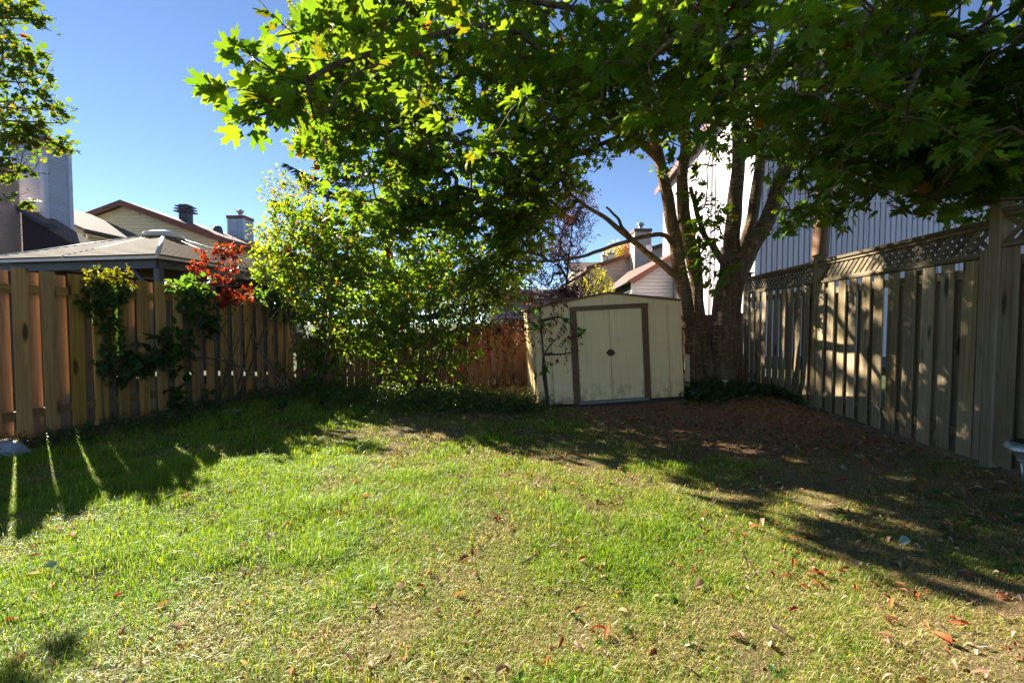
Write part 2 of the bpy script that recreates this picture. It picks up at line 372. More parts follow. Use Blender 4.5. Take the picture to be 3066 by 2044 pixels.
# right: weathered fence with lattice top
def right_fence():
    y0, y1 = 9.3, 1.3; x0 = float(xr(y0))
    ang = math.atan2(y1 - y0, float(xr(y1)) - x0); d = (math.cos(ang), math.sin(ang))
    root = empty('lattice_fence', (x0, y0, 0), 'weathered grey brown board fence with lattice top along the right side', 'fence', None, (0, 0, ang))
    # local x runs towards the camera, local +y away from the yard is (-) here: yard side is local -y
    side = -1.0
    def sy(y): return (y0 - y) / -d[1]
    posts = [sy(9.15), sy(6.66), sy(3.95), sy(1.5)]
    bm = board_mesh('fence_board', 0.15, 0.018, 1.0); pm = board_mesh('fence_post', 0.112, 0.112, 1.0, 0.008); q = random.Random(8)
    st = MB(); h = 0.262; w = 0.045 * math.sqrt(2)
    st.add([(-w / 2, 0, 0), (w / 2, 0, 0), (w / 2 + h, 0, h), (-w / 2 + h, 0, h), (-w / 2, 0.007, 0), (w / 2, 0.007, 0), (w / 2 + h, 0.007, h), (-w / 2 + h, 0.007, h)],
           [(0, 1, 2, 3), (7, 6, 5, 4), (0, 4, 5, 1), (1, 5, 6, 2), (2, 6, 7, 3), (3, 7, 4, 0)])
    sm = bpy.data.meshes.new('lattice_strip'); sm.from_pydata(st.v, [], st.f); sm.update()
    zl = [1.865, 1.865, 1.935]
    for k in range(3):
        a, b = posts[k] + 0.06, posts[k + 1] - 0.06; dz = zl[k] - 1.865
        s = a + 0.075
        while s < b - 0.02:
            wy = y0 + d[1] * s; wx = x0 + d[0] * s; g = ghs(wx, wy); top = 1.83 + dz; z0 = g + 0.035 + q.uniform(0, .02)
            place('fence_board', bm, M['wood_grey'], root, (s, side * 0.032, z0), (q.uniform(-.004, .004), q.uniform(-.006, .006), q.uniform(-.02, .02)), (q.uniform(.94, 1.03), 1, top - z0))
            sb = s + 0.075 + q.uniform(-.004, .004)
            if sb < b - 0.05 and q.random() > 0.06:
                place('fence_board', bm, M['wood_grey'], root, (sb, -side * 0.032, z0), (0, 0, q.uniform(-.02, .02)), (1.1, 1, top - z0 - 0.10 * (q.random() < 0.8)))
            s += 0.2352
        Lb = b - a; c = (a + b) / 2
        for z in (0.24, 1.72 + dz):
            MB().box((c, 0, z), (Lb, 0.038, 0.086)).build('rail', M['wood_grey_rail'], root)
        MB().box((c, 0, 1.853 + dz), (Lb, 0.105, 0.022)).build('rail', M['wood_grey_rail'], root)
        MB().box((c, 0, 2.148 + dz), (Lb, 0.115, 0.036)).build('top_rail', M['wood_grey_rail'], root)
        for yy in (-0.024, 0.024):
            MB().box((c, yy, 1.882 + dz), (Lb, 0.016, 0.034)).build('lattice_trim', M['wood_grey_rail'], root)
            MB().box((c, yy, 2.112 + dz), (Lb, 0.016, 0.034)).build('lattice_trim', M['wood_grey_rail'], root)
        s = a - 0.02
        while s + h < b + 0.02:
            place('lattice_strip', sm, M['wood_grey_rail'], root, (s, -0.0085, 1.866 + dz))
            place('lattice_strip', sm, M['wood_grey_rail'], root, (s + h, 0.0015 + 0.007, 1.866 + dz), (0, 0, math.pi))
            s += 0.0985
    for k, (s, hh) in enumerate(zip(posts, (2.24, 2.23, 2.30, 2.4))):
        place('fence_post', pm, M['wood_grey'], root, (s, 0, -0.2), (0, 0, 0), (1, 1, hh + 0.2))
        cb = MB(); cw = 0.07 if k == 1 else 0.105
        cb.add([(s - cw, -cw, hh), (s + cw, -cw, hh), (s + cw, cw, hh), (s - cw, cw, hh), (s - cw, -cw, hh + .018), (s + cw, -cw, hh + .018), (s + cw, cw, hh + .018), (s - cw, cw, hh + .018), (s, 0, hh + .05)],
               [(3, 2, 1, 0), (0, 1, 5, 4), (1, 2, 6, 5), (2, 3, 7, 6), (3, 0, 4, 7), (4, 5, 8), (5, 6, 8), (6, 7, 8), (7, 4, 8)])
        cb.build('post_cap', M['wood_grey_rail'], root)
    # trim boards either side of the nearest post
    for s in (posts[2] - 0.085, ):
        place('fence_board', bm, M['wood_grey'], root, (s, side * 0.052, 0.05), (0, 0, 0), (0.40, 1, 1.86))
right_fence()

# tall weathered post behind the lattice fence
tp = P(2432, 770, 7.3); tq = P(2478, 538, 7.3); base = np.array([tp[0] - 0.0, 7.3, 0.0])
po = MB(base); ax = (tq - tp) / np.linalg.norm(tq - tp)
po.tube([base + (0.12, 0, -0.1), np.array([tp[0] + .12, 7.3, tp[2]]), np.array([tq[0] - .04, 7.3, tq[2]])], [0.125, 0.122, 0.115], 4)
o = po.build('timber_post', M['wood_old']); o.location = base
tag(o, 'tall leaning weathered timber post rising above the lattice fence', 'post')

# ------------------------------------------------------------------ shed
def shed():
    bl = P(1617, 1223, 6.95); yaw = R(4.0); roll = R(-3.1)
    root = empty('garden_shed', bl, 'cream metal garden shed with brown door frame, leaning left beside the tree', 'shed', None, (0, 0, 0))
    root.rotation_euler = (Matrix.Rotation(yaw, 3, 'Z') @ Matrix.Rotation(roll, 3, 'Y')).to_euler()
    t = NT('cream shed paint'); v = t.noise(t.coords((1, 1, 1), False), 2.2, 6, 0.7)
    c = t.mix(t.ramp(v, [(0.35, (0.5,) * 3), (0.7, (0, 0, 0))]), (0.94, 0.68, 0.34), (0.80, 0.56, 0.27))
    streak = t.noise(t.coords((16, 16, 0.9), False), 1.0, 4, 0.6); c = t.mix(t.ramp(streak, [(0.52, (0, 0, 0)), (0.75, (0.28,) * 3)]), c, (0.30, 0.24, 0.12))
    sep = t.n('SeparateXYZ', {0: t.n('TexCoord').outputs['Object']}).outputs[2]
    low = t.math('SUBTRACT', 1.0, t.math('MULTIPLY', sep, 2.6), clamp=True)                       # splash dirt near the ground
    sn = t.noise(t.coords((1, 1, 1), False), 5.0, 7, 0.75); st = t.math('MULTIPLY', low, t.ramp(sn, [(0.46, (0, 0, 0)), (0.62, (1, 1, 1))]))
    c = t.mix(t.math('MULTIPLY', st, 0.8), c, (0.10, 0.075, 0.035))
    low2 = t.math('SUBTRACT', 1.0, t.math('MULTIPLY', sep, 9.0), clamp=True); rn = t.noise(t.coords((1, 1, 1), False), 9.0, 6, 0.7)
    c = t.mix(t.math('MULTIPLY', low2, t.ramp(rn, [(0.42, (0, 0, 0)), (0.6, (0.9,) * 3)])), c, (0.30, 0.10, 0.03))
    cream = t.done(c, 0.5, 0.35, v, 0.08, 0.02)
    Wd, D, He, Hp, z0 = 2.27, 1.75, 1.535, 1.705, 0.045
    # wall panels of the front, each with folded ribs at its edges
    def panel(x0, x1, z1, y=0.0, name='wall_panel'):
        b = MB(); b.span((x0 + .002, y - .006, z0), (x1 - .002, y + .006, z1))
        for x in (x0 + 0.012, x1 - 0.012): b.span((x - .007, y - .016, z0 + .003), (x + .007, y - .0065, z1 - .003))
        return b.build(name, cream, root)
    panel(0.0, 0.22, He - .02); panel(0.22, 0.53, He - .02); panel(1.745, 2.06, He - .02); panel(2.06, Wd, He - .02)
    for k in range(5): # side walls
        y0 = k * D / 5
        for x in (0.0, Wd):
            b = MB(); b.span((x - .006, y0 + .004, z0), (x + .006, y0 + D / 5 - .002, He - .03)); sgn = -1 if x == 0 else 1
            b.span((x + sgn * .0065, y0 + .004, z0), (x + sgn * .016, y0 + .022, He - .032)); b.build('wall_panel', cream, root)
    b = MB(); b.span((0.01, D, z0), (Wd - .01, D + .012, He)); b.build('back_wall', cream, root)
    # gable panels, two halves with a seam at the peak
    m = Wd / 2
    for a, c2, e in ((0.0, m - .004, 0), (m + .004, Wd, 1)):
        za = He if e == 0 else Hp; zc = Hp if e == 0 else He
        for yy in (-.012, D):
            MB().poly([(a, yy, He - .045), (c2, yy, He - .045), (c2, yy, zc), (a, yy, za)], (0, .012, 0)).build('gable_panel', cream, root)
    MB().span((m - .018, -.019, He - .043), (m + .018, -.0125, Hp - .01)).build('gable_seam', cream, root)
    # doors
    for a, c2 in ((0.632, 1.131), (1.137, 1.642)):
        dr = MB(); dr.span((a, -.026, z0 + .03), (c2, -.014, He - .07)); dr.span((a, -.030, z0 + .03), (a + .012, -.0265, He - .07)); dr.span((c2 - .012, -.030, z0 + .03), (c2, -.0265, He - .07))
        door = dr.build('door', cream, root)
        s = -1 if a < 1 else 1; hx = 1.134 + s * .006; zc = 0.80
        hb = MB(); hb.poly([(hx, -.031, zc - .052), (hx + s * .025, -.031, zc - .045), (hx + s * .066, -.031, zc), (hx + s * .025, -.031, zc + .045), (hx, -.031, zc + .052)][::-s], (0, -.012, 0))
        hb.build('handle', M['trim_dark'], door)
    # brown door frame: ribbed jambs and header
    brown = paint('shed brown trim', (0.20, 0.105, 0.045), 0.5, 0.2)
    for a, c2 in ((0.530, 0.628), (1.646, 1.745)):
        j = MB(); j.span((a, -.034, z0 - .005), (c2, -.013, He - .025))
        for q in (0.2, 0.5, 0.8):
            xm = a + (c2 - a) * q; j.span((xm - .009, -.043, z0), (xm + .009, -.0345, He - .027))
        j.build('door_jamb', brown, root)
    hd = MB(); hd.span((0.53, -.052, He - .072), (1.745, -.0445, He - .012)); hd.span((0.53, -.046, He - .0105), (1.745, -.013, He - .003)); hd.build('door_header', brown, root)
    # sill track and timber skid
    sl = MB(); sl.span((0.60, -.062, z0 - .012), (1.70, -.013, z0 + .024)); sl.build('sill', paint('greenish sill metal', (0.23, 0.26, 0.22), 0.5, 0.3), root)
    sk = MB(); sk.span((-.02, -.035, -.06), (Wd + .02, .03, z0 - .014)); sk.build('base_rail', M['trim_dark'], root)
    fl = MB(); fl.span((0.02, 0.035, -.05), (Wd - .02, D - .02, z0 - .002)); fl.build('floor', M['trim_dark'], root)
    # roof: two thin sloping sheets with brown edge trim
    oh = 0.045; sl_ = (Hp - He) / m
    for e in (0, 1):
        x0, x1 = (-oh, m) if e == 0 else (m, Wd + oh); zz = lambda x: Hp + .012 - sl_ * abs(x - m)
        MB().poly([(x0, -.05, zz(x0)), (x1, -.05, zz(x1)), (x1, D + .05, zz(x1)), (x0, D + .05, zz(x0))], (0, 0, .012)).build('roof_sheet', cream, root)
        MB().poly([(x0, -.062, zz(x0) - .012), (x1, -.062, zz(x1) - .012), (x1, -.062, zz(x1) + .017), (x0, -.062, zz(x0) + .017)], (0, .0115, 0)).build('roof_trim', brown, root)
    for x, z in ((0.535 + .6, .8),): pass
    for x in (0.215, 0.225, 1.75, 2.05, 2.07):
        for z in (0.25, 0.8, 1.35):
            s = MB(); s.tube([(x, -.0165, z), (x, -.0205, z)], .0055, 8); s.build('screw', M['galv'], root)
shed()

# ------------------------------------------------------------------ gazebo beyond the left fence
def gazebo():
    c0 = P(471, 765, 7.35); w = 3.6; e1 = np.array([-.985, .17, 0]); e2 = np.array([.17, .985, 0]); ze = c0[2]
    corners = [c0, c0 + e1 * w, c0 + e1 * w + e2 * w, c0 + e2 * w]; ctr = (corners[0] + corners[2]) / 2; za = ze + 0.72
    g0 = np.array([ctr[0], ctr[1], 0]); root = empty('gazebo', g0, 'slate grey gazebo with low metal hip roof behind the left fence', 'gazebo')
    apex = np.array([ctr[0], ctr[1], za]); capw = 0.22
    def top(i):
        v = corners[i] - ctr; v[2] = 0; v /= np.linalg.norm(v); return apex + v * capw * 1.41 - np.array([0, 0, capw * 1.41 * .72 / (w * .7071)])
    T = [top(i) for i in range(4)]
    for i in range(4):
        a, b = corners[i], corners[(i + 1) % 4]; ta, tb = T[i], T[(i + 1) % 4]
        r = MB(g0); nrm = np.cross(b - a, tb - a); nrm /= np.linalg.norm(nrm); nrm *= np.sign(nrm[2])
        r.poly([a, b, tb, ta], -nrm * .012); rp = r.build('roof_panel', M['roof_metal'], root)
        ribs = MB(g0)
        for k in range(0, 17):
            f = (k + .4) / 17.4; p0, p1 = a + (ta - a) * f, b + (tb - b) * f; dd = (p1 - p0) / np.linalg.norm(p1 - p0); up = np.cross(nrm, dd)
            up = up * np.sign(up[2]); ribs.poly([p0 - up * .022, p1 - up * .022, p1 + up * .022, p0 + up * .022], nrm * .034)
        ribs.build('ribs', M['roof_metal'], rp, 'stuff')
        hp = MB(g0); hp.tube([a + (0, 0, .02), ta + (0, 0, .02)], .032, 6); hp.build('hip_trim', M['steel_light'], root)
        if i in (0, 3): 
            f0 = a + (b - a) * (0.52 if i == 0 else .5); mt = MB(g0); mt.tube([f0 + (0, 0, .02), (ta + tb) / 2 + (0, 0, .02)], .022, 6); mt.build('seam_trim', M['steel_light'], root)
        dd = (b - a) / w; inw = (ctr - (a + b) / 2); inw[2] = 0; inw /= np.linalg.norm(inw)
        Rm = np.array([dd, inw, [0, 0, 1]]).T
        MB(g0).box((a + b) / 2 + inw * .02 + (0, 0, -.02), (w + .0, .05, .045), Rm).build('eave_trim', M['steel_light'], root)
        MB(g0).box((a + b) / 2 + inw * .16 + (0, 0, -.115), (w - .34, .07, .13), Rm).build('beam', M['steel_slate'], root)
        pc = a + dd * .2 + inw * .2; MB(g0).box((pc[0], pc[1], (ze - .18) / 2), (.11, .11, ze - .18), Rm, .01).build('post', M['steel_slate'], root)
        for s, q in ((1, a), (-1, b)):
            p0 = q + dd * s * .25 + inw * .16; MB(g0).tube([p0 + (0, 0, -.62), p0 + dd * s * .42 + (0, 0, -.16)], .036, 4).build('brace', M['steel_slate'], root)
    MB(g0).tube([apex + (0, 0, -.06), apex + (0, 0, .02), apex + (0, 0, .10)], [.36, .34, .05], 12).build('roof_cap', M['steel_light'], root)
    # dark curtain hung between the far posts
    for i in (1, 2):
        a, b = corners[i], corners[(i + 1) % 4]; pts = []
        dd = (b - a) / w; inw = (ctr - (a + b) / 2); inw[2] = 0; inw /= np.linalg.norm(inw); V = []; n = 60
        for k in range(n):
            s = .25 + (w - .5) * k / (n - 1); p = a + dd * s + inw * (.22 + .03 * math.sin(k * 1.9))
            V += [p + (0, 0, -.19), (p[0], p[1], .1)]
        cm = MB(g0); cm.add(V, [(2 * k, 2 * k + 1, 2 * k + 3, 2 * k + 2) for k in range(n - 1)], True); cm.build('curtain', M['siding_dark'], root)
gazebo()

# ------------------------------------------------------------------ houses
def lap_wall(root, off, a, b, z0, top, mt, step, out, name='wall', depth=0.2, lap=0.085):
    """clapboard wall from a to b (plan points): a core wall and one siding_board per course; top(s) gives wall height at s in 0..1"""
    a = np.array([*a, 0.]); b = np.array([*b, 0.]); L = np.linalg.norm(b - a); d = (b - a) / L; out = np.array([*out, 0.])
    ss = np.linspace(0, 1, 41); zt = np.array([top(s) for s in ss])
    core = MB(off); core.poly([a + (0, 0, z0)] + [b + (0, 0, z0)] + [a + d * L * s + (0, 0, z) for s, z in zip(ss[::-1], zt[::-1])], -out * depth)
    w = core.build(name, mt, root); z = z0
    while z < zt.max() - .03:
        z1 = z + step; ok = ss[zt >= min(z1, zt.max() - .02) - .01]
        if len(ok) > 1:
            lo, hi = ok.min(), ok.max(); p, q = a + d * L * lo, a + d * L * hi; zz = min(z1, zt.max())
            m = MB(off); m.add([p + out * .002 + (0, 0, zz), q + out * .002 + (0, 0, zz), q + out * lap + (0, 0, z), p + out * lap + (0, 0, z), p + out * .001 + (0, 0, z), q + out * .001 + (0, 0, z)],
                   [(0, 3, 2, 1), (3, 4, 5, 2), (0, 4, 3), (1, 2, 5)]); m.build('siding_board', mt, w)
        z = z1
    return w
def chimney(root, off, x0, x1, y0, y1, z0, z1, mt, step=0.18, flue=True):
    """sided chimney chase with corner posts, brown cap and a metal flue"""
    core = MB(off).span((x0, y0, z0), (x1, y1, z1)).build('chimney', mt, root)
    for (a, b, out) in (((x0, y0), (x1, y0), (0, -1)), ((x1, y0), (x1, y1), (1, 0)), ((x0, y1), (x0, y0), (-1, 0))):
        a3, b3, o3 = np.array([*a, 0.]), np.array([*b, 0.]), np.array([*out, 0.]); d = (b3 - a3) / np.linalg.norm(b3 - a3); z = z0
        a4, b4 = a3 + d * .07, b3 - d * .07
        while z < z1 - .05:
            zz = min(z + step, z1); m = MB(off)
            for q0, q1 in ((z, (z + zz) / 2), ((z + zz) / 2, zz)):
                m.add([a4 + o3 * .003 + (0, 0, q1), b4 + o3 * .003 + (0, 0, q1), b4 + o3 * .042 + (0, 0, q0), a4 + o3 * .042 + (0, 0, q0), a4 + o3 * .002 + (0, 0, q0), b4 + o3 * .002 + (0, 0, q0)],
                      [(0, 3, 2, 1), (3, 4, 5, 2), (0, 4, 3), (1, 2, 5)])
            m.build('siding_board', mt, core); z = zz
    for x, y in ((x0, y0), (x1, y0), (x1, y1), (x0, y1)):
        MB(off).box((x, y, (z0 + z1) / 2), (.15, .15, z1 - z0 - .01)).build('corner_board', mt, core)
    MB(off).span((x0 - .12, y0 - .12, z1), (x1 + .12, y1 + .12, z1 + .2), 0.01).build('chimney_cap', M['trim_brown'], core)
    if flue:
        c = ((x0 + x1) / 2, (y0 + y1) / 2); f = MB(off)
        f.tube([(c[0], c[1], z1 + .15), (c[0], c[1], z1 + .55)], .15, 12); f.tube([(c[0], c[1], z1 + .55), (c[0], c[1], z1 + .6)], .26, 12); f.tube([(c[0], c[1], z1 + .66), (c[0], c[1], z1 + .76)], [.28, .1], 12)
        f.build('flue', M['galv'], core)

def house_chimney_left():
    off = np.array([-17.1, 16.0, 0]); root = empty('row_house', off, 'brown row house with tall pale sided chimney at the left edge', 'house')
    # brown lap sided wall facing right, seen end on
    a = np.array([-17.1, 8.5]); b = np.array([-17.1, 16.0])
    MB(off).span((-24, 8.5, 0), (-17.14, 16.0, 6.5)).build('wall', M['siding_brown'], root)
    laps = MB(off); z = 0.0
    while z < 6.48:
        laps.add([(-17.13, 8.5, z + .075), (-17.13, 16.0, z + .075), (-17.085, 16.0, z), (-17.085, 8.5, z), (-17.135, 16.0, z), (-17.135, 8.5, z)], [(0, 3, 2, 1), (3, 5, 4, 2), (1, 2, 4), (0, 5, 3)]); z += .075
    laps.build('lap_siding', M['siding_brown'], root, 'stuff')
    MB(off).poly([(-24.2, 8.3, 6.52), (-17.0, 8.3, 6.52), (-17.0, 16.0, 6.52), (-24.2, 16.0, 6.52)], (0, 0, .10)).build('roof', M['siding_dark'], root)
    # the next unit steps forward: dark end wall below its roof rake
    MB(off).poly([(-17.08, 16.02, 0), (-15.15, 16.02, 0), (-15.15, 16.02, 3.92), (-17.08, 16.02, 5.15)], (0, .2, 0)).build('end_wall', M['siding_dark'], root)
    MB(off).poly([(-17.12, 15.95, 5.15), (-15.05, 15.95, 3.84), (-15.05, 17.0, 3.84), (-17.12, 17.0, 5.15)], (0, 0, .10)).build('roof', M['shingle'], root)
    MB(off).poly([(-17.12, 15.86, 5.17), (-16.2, 15.86, 4.585), (-15.7, 15.86, 4.5), (-15.7, 15.86, 4.62), (-16.2, 15.86, 4.72), (-17.12, 15.86, 5.30)], (0, .085, 0)).build('flashing', M['steel_slate'], root)
    chimney(root, off, -17.82, -16.86, 16.62, 17.55, 4.0, 7.7, M['siding_lilac'])
    # far unit with tiled eave, gutter and window
    MB(off).span((-24, 22.02, 0), (-20.6, 26, 5.5)).build('wall', M['siding_cream'], root)
    MB(off).poly([(-24, 21.6, 7.3), (-20.1, 21.6, 5.55), (-20.1, 26.2, 5.55), (-24, 26.2, 7.3)], (0, 0, .14)).build('roof', M['shingle'], root)
    MB(off).tube([(-20.1, 21.6, 5.55), (-20.1, 26.1, 5.5)], .08, 8).build('gutter', M['trim_dark'], root)
    MB(off).tube(smooth_path([(-20.12, 21.75, 5.45), (-20.18, 21.75, 5.2), (-20.5, 21.8, 5.0), (-20.52, 21.8, 4.4), (-20.52, 21.8, 0.2)], 5), .05, 8).build('downspout', M['siding_cream'], root)
    wdw = MB(off).span((-21.75, 21.97, 3.9), (-21.1, 22.015, 5.25)).build('window', M['trim_brown'], root)
    MB(off).span((-21.68, 21.955, 3.97), (-21.17, 21.968, 5.18)).build('pane', M['glass_dark'], wdw)
house_chimney_left()

def house_gable():
    off = np.array([-23.7, 28.0, 0]); root = empty('gabled_house', off, 'cream sided two storey house with brown gable rake behind the gazebo', 'house')
    xa = P(378, 603, 28)[0]; za = P(378, 603, 28)[2] - .25; xR = P(651, 702, 28)[0]; xL = xa - (xR - xa); ze = P(651, 704, 28)[2] - .2; sl = (za - ze) / (xR - xa)
    lap_wall(root, off, (xL, 28), (xR, 28), 0.0, lambda s: za - sl * abs(xL + (xR - xL) * s - xa), M['siding_cream'], 0.2, (0, -1), depth=.3)
    lap_wall(root, off, (xR, 28.02), (xR + .6, 38), 0.0, lambda s: ze, M['siding_cream'], 0.2, (1, 0), depth=.3)
    MB(off).box((xR - .02, 27.96, ze / 2), (.16, .05, ze)).build('corner_board', M['trim_white'], root)
    for s in (-1, 1):
        e = xa + s * (xR - xa + .9); zz = za - sl * (xR - xa + .9)
        rf = MB(off).poly([(xa, 27.55, za + .12), (e, 27.55, zz + .12), (e + (.6 if s > 0 else 0), 38.4, zz + .12), (xa, 38.4, za + .12)], (0, 0, .12)).build('roof', M['shingle'], root)
        MB(off).poly([(xa, 27.5, za - .12), (e, 27.5, zz - .12), (e, 27.5, zz + .2), (xa, 27.5, za + .2)], (0, .045, 0)).build('rake_board', M['trim_brown'], root)
    e = xa + xR - xa + .9; zz = za - sl * (xR - xa + .9)
    MB(off).tube([(e, 27.55, zz + .05), (e + .6, 38.4, zz + .05)], .11, 8).build('gutter', M['trim_brown'], root)
    # roof fittings
    q = P(557, 655, 30); zr = lambda x: za + .24 - sl * abs(x - xa)
    v = MB(off); v.box((q[0], 30, zr(q[0]) + .25), (.55, .55, .6)); 
    for k in range(3): v.box((q[0], 30, zr(q[0]) + .62 + k * .17), (.95 - .05 * k, .95 - .05 * k, .07)); v.box((q[0], 30, zr(q[0]) + .70 + k * .17), (.55, .55, .1))
    v.build('roof_vent', M['steel_slate'], root)
    q = P(652, 678, 31); MB(off).tube([(q[0], 31, zr(q[0]) - .1), (q[0], 31, zr(q[0]) + .2), (q[0], 31, zr(q[0]) + .42), (q[0], 31, zr(q[0]) + .5)], [.3, .3, .22, .05], 12).build('roof_vent', M['steel_slate'], root)
    q0 = P(674, 650, 33); q1 = P(730, 650, 33)
    chimney(root, off, q0[0] + .25, q1[0], 33, 34.0, zr(q1[0]) - .6, q0[2] - .1, M['siding_lilac'], .2)
    wdw = MB(off).span((P(352, 760, 28)[0], 27.955, 4.6), (P(400, 760, 28)[0], 27.998, 5.66)).build('window', M['trim_white'], root)
    MB(off).span((P(354, 760, 28)[0], 27.94, 4.7), (P(398, 760, 28)[0], 27.953, 5.55)).build('pane', M['glass_dark'], wdw)
    w2 = MB(off).span((xR + .43, 34.2, 3.3), (xR + .52, 35.4, 5.2)).build('window', M['trim_brown'], root)
    MB(off).span((xR + .522, 34.3, 3.4), (xR + .54, 35.3, 5.1)).build('pane', M['glass_dark'], w2)
house_gable()

def house_right():
    off = np.array([7.0, 13.0, 0]); root = empty('tall_house', off, 'tall pale house with vertical siding behind the maple and lattice fence', 'house')
    c = P(2262, 800, 13.0); x0 = c[0]; z1 = P(2500, 603, 13)[2]; z2 = 8.3; k = 0.0968; y1 = 24.5
    # walls: core prism and vertical siding boards in two storeys
    fw = MB(off).poly([(x0 + .03, 13.03, 0), (19, 13.03, 0), (19, 13.03, z2), (x0 + .03, 13.03, z2)], (0, .25, 0)).build('front_wall', M['groove'], root)
    lw = MB(off).poly([(x0 + .035, 13.3, 0), (x0 + .035 + k * (y1 - 13.3), y1, 0), (x0 + .035 + k * (y1 - 13.3), y1, z2), (x0 + .035, 13.3, z2)], (.25, 0, 0)).build('side_wall', M['groove'], root)
    w = 0.152; bm = board_mesh('siding_board', w - 0.026, 0.03, 1.0, 0.004)
    n = int((19 - x0) / w)
    for zz, h in ((0.3, z1 - .33), (z1 + .02, z2 - z1 - .05)):
        for i in range(n):
            if P(3250, 500, 13)[0] < x0 + w * i: break
            place('siding_board', bm, M['siding_mauve'], fw, (x0 + w * (i + .5) - off[0], 13.012 - off[1], zz), (0, 0, 0), (1, 1, h))
    L = math.hypot(y1 - 13, k * (y1 - 13)); n2 = int(L / .19); ang = math.atan2(1, k)
    for zz, h in ((0.3, 3.4), (3.75, z2 - 3.8)):
        for i in range(n2):
            s = .19 * (i + .5); place('siding_board', bm, M['siding_mauve'], lw, (x0 + .015 + math.cos(ang) * s - off[0], 13 + math.sin(ang) * s - off[1], zz), (0, 0, ang), (1.3, 1, h))
    MB(off).span((x0, 12.985, z1 - .02), (19, 13.02, z1 + .015)).build('siding_joint', M['trim_white'], root)
    MB(off).box((x0 + .01, 13.0, z2 / 2), (.12, .12, z2)).build('corner_board', M['trim_white'], root)
    MB(off).tube([(x0 + .22, 16.5, 0), (x0 + .22, 16.5, 8.0)], .06, 8).build('downspout', M['trim_white'], root)
    MB(off).span((x0 + .03, 15.2, 3.6), (x0 + .30, 15.3, 3.78)).build('trim', M['trim_dark'], root)
    # roof with brown fascia along the left eave
    xe0, xe1 = x0 - .35, x0 - .35 + k * (y1 + .4 - 12.6)
    MB(off).poly([(xe0, 12.6, z2 - .05), (xe1, y1 + .4, z2 - .05), (xe1 + 6, y1 + .4, z2 + 2.6), (xe0 + 6, 12.6, z2 + 2.6)], (0, 0, .18)).build('roof', M['shingle'], root)
    MB(off).poly([(xe0 - .03, 12.58, z2 - .18), (xe1 - .03, y1 + .42, z2 - .18), (xe1 - .03, y1 + .42, z2 + .12), (xe0 - .03, 12.58, z2 + .12)], (.028, 0, 0)).build('fascia', M['trim_brown'], root)
    v0 = P(2536, 517, 13); v1 = P(2577, 482, 13); vb = MB(off); vb.span((v0[0], 12.93, v0[2]), (v1[0], 12.996, v1[2]))
    vent = vb.build('wall_vent', M['siding_olive'], root)
    for i in range(4):
        z = v0[2] + (v1[2] - v0[2]) * (i + .5) / 4; MB(off).span((v0[0] + .03, 12.905, z - .02), (v1[0] - .03, 12.928, z + .02)).build('slat', M['steel_slate'], vent)
house_right()

def house_white():
    off = np.array([5.8, 22.0, 0]); root = empty('bungalow', off, 'low house with white lap siding and sloping shingle roof above the shed', 'house')
    c = P(1893, 834, 22); x0 = c[0]; ze = c[2]; sl = 0.576; x1 = 7.75; 
    lap_wall(root, off, (x0, 22), (x1, 22), 0, lambda s: ze + sl * (x1 - x0) * s - .05, M['siding_white'], .17, (0, -1))
    MB(off).box((x0, 21.98, ze / 2), (.12, .06, ze)).build('corner_board', M['trim_white'], root)
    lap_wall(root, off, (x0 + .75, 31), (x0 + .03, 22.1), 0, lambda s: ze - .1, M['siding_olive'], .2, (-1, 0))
    ov = 1.0; e = x0 - ov; z_e = ze - sl * ov
    MB(off).poly([(e + .62, 21.4, z_e + .30), (x1 + .1, 21.4, ze + sl * (x1 + .1 - x0) + .02), (x1 + .1, 31, ze + sl * (x1 + .1 - x0) + .02), (e + 1.3, 31, z_e + .30)], (0, 0, .10)).build('roof', M['shingle'], root)
    MB(off).poly([(e + .9, 21.36, z_e + .28), (x1 + .1, 21.36, ze + sl * (x1 + .1 - x0) - .10), (x1 + .1, 21.36, ze + sl * (x1 + .1 - x0) + .12), (e + .62, 21.36, z_e + .42)], (0, .035, 0)).build('rake_board', M['trim_brown'], root)
    MB(off).tube([(e + .62, 21.4, z_e + .32), (e + 1.25, 31, z_e + .32)], .06, 8).build('gutter', M['trim_dark'], root)
house_white()

def dish():
    p = P(1942, 745, 21.9); base = P(1950, 800, 21.9)
    off = np.array([p[0], 21.9, p[2] - .55]); root = empty('satellite_dish', off, 'round grey satellite dish above the white house roof', 'dish')
    d = MB(off); n = 20; Rd = 0.2; V = [p]; F = []
    nrm = np.array([.35, -.85, .4]); nrm /= np.linalg.norm(nrm); a1 = np.cross(nrm, (0, 0, 1)); a1 /= np.linalg.norm(a1); a2 = np.cross(nrm, a1)
    for r_, dp in ((.5, .015), (1, .06)):
        for k in range(n):
            t = 2 * math.pi * k / n; V.append(p + (a1 * math.cos(t) * .85 + a2 * math.sin(t)) * Rd * r_ + nrm * dp)
    F = [(0, 1 + k, 1 + (k + 1) % n) for k in range(n)] + [(1 + k, 1 + n + k, 1 + n + (k + 1) % n, 1 + (k + 1) % n) for k in range(n)]
    d.add(V, F, True); dd = d.build('reflector', M['dish'], root)
    so = dd.modifiers.new('t', 'SOLIDIFY'); so.thickness = 0.012
    MB(off).tube([p + (0, .02, 0), p + (0.0, .1, -.1), np.array([p[0], 22.0, p[2] - .62])], .018, 8).build('mast', M['steel_slate'], root)
    MB(off).tube([p - a2 * Rd * .9 + nrm * .05, p + nrm * .28], .01, 6).build('feed_arm', M['steel_slate'], root)
dish()

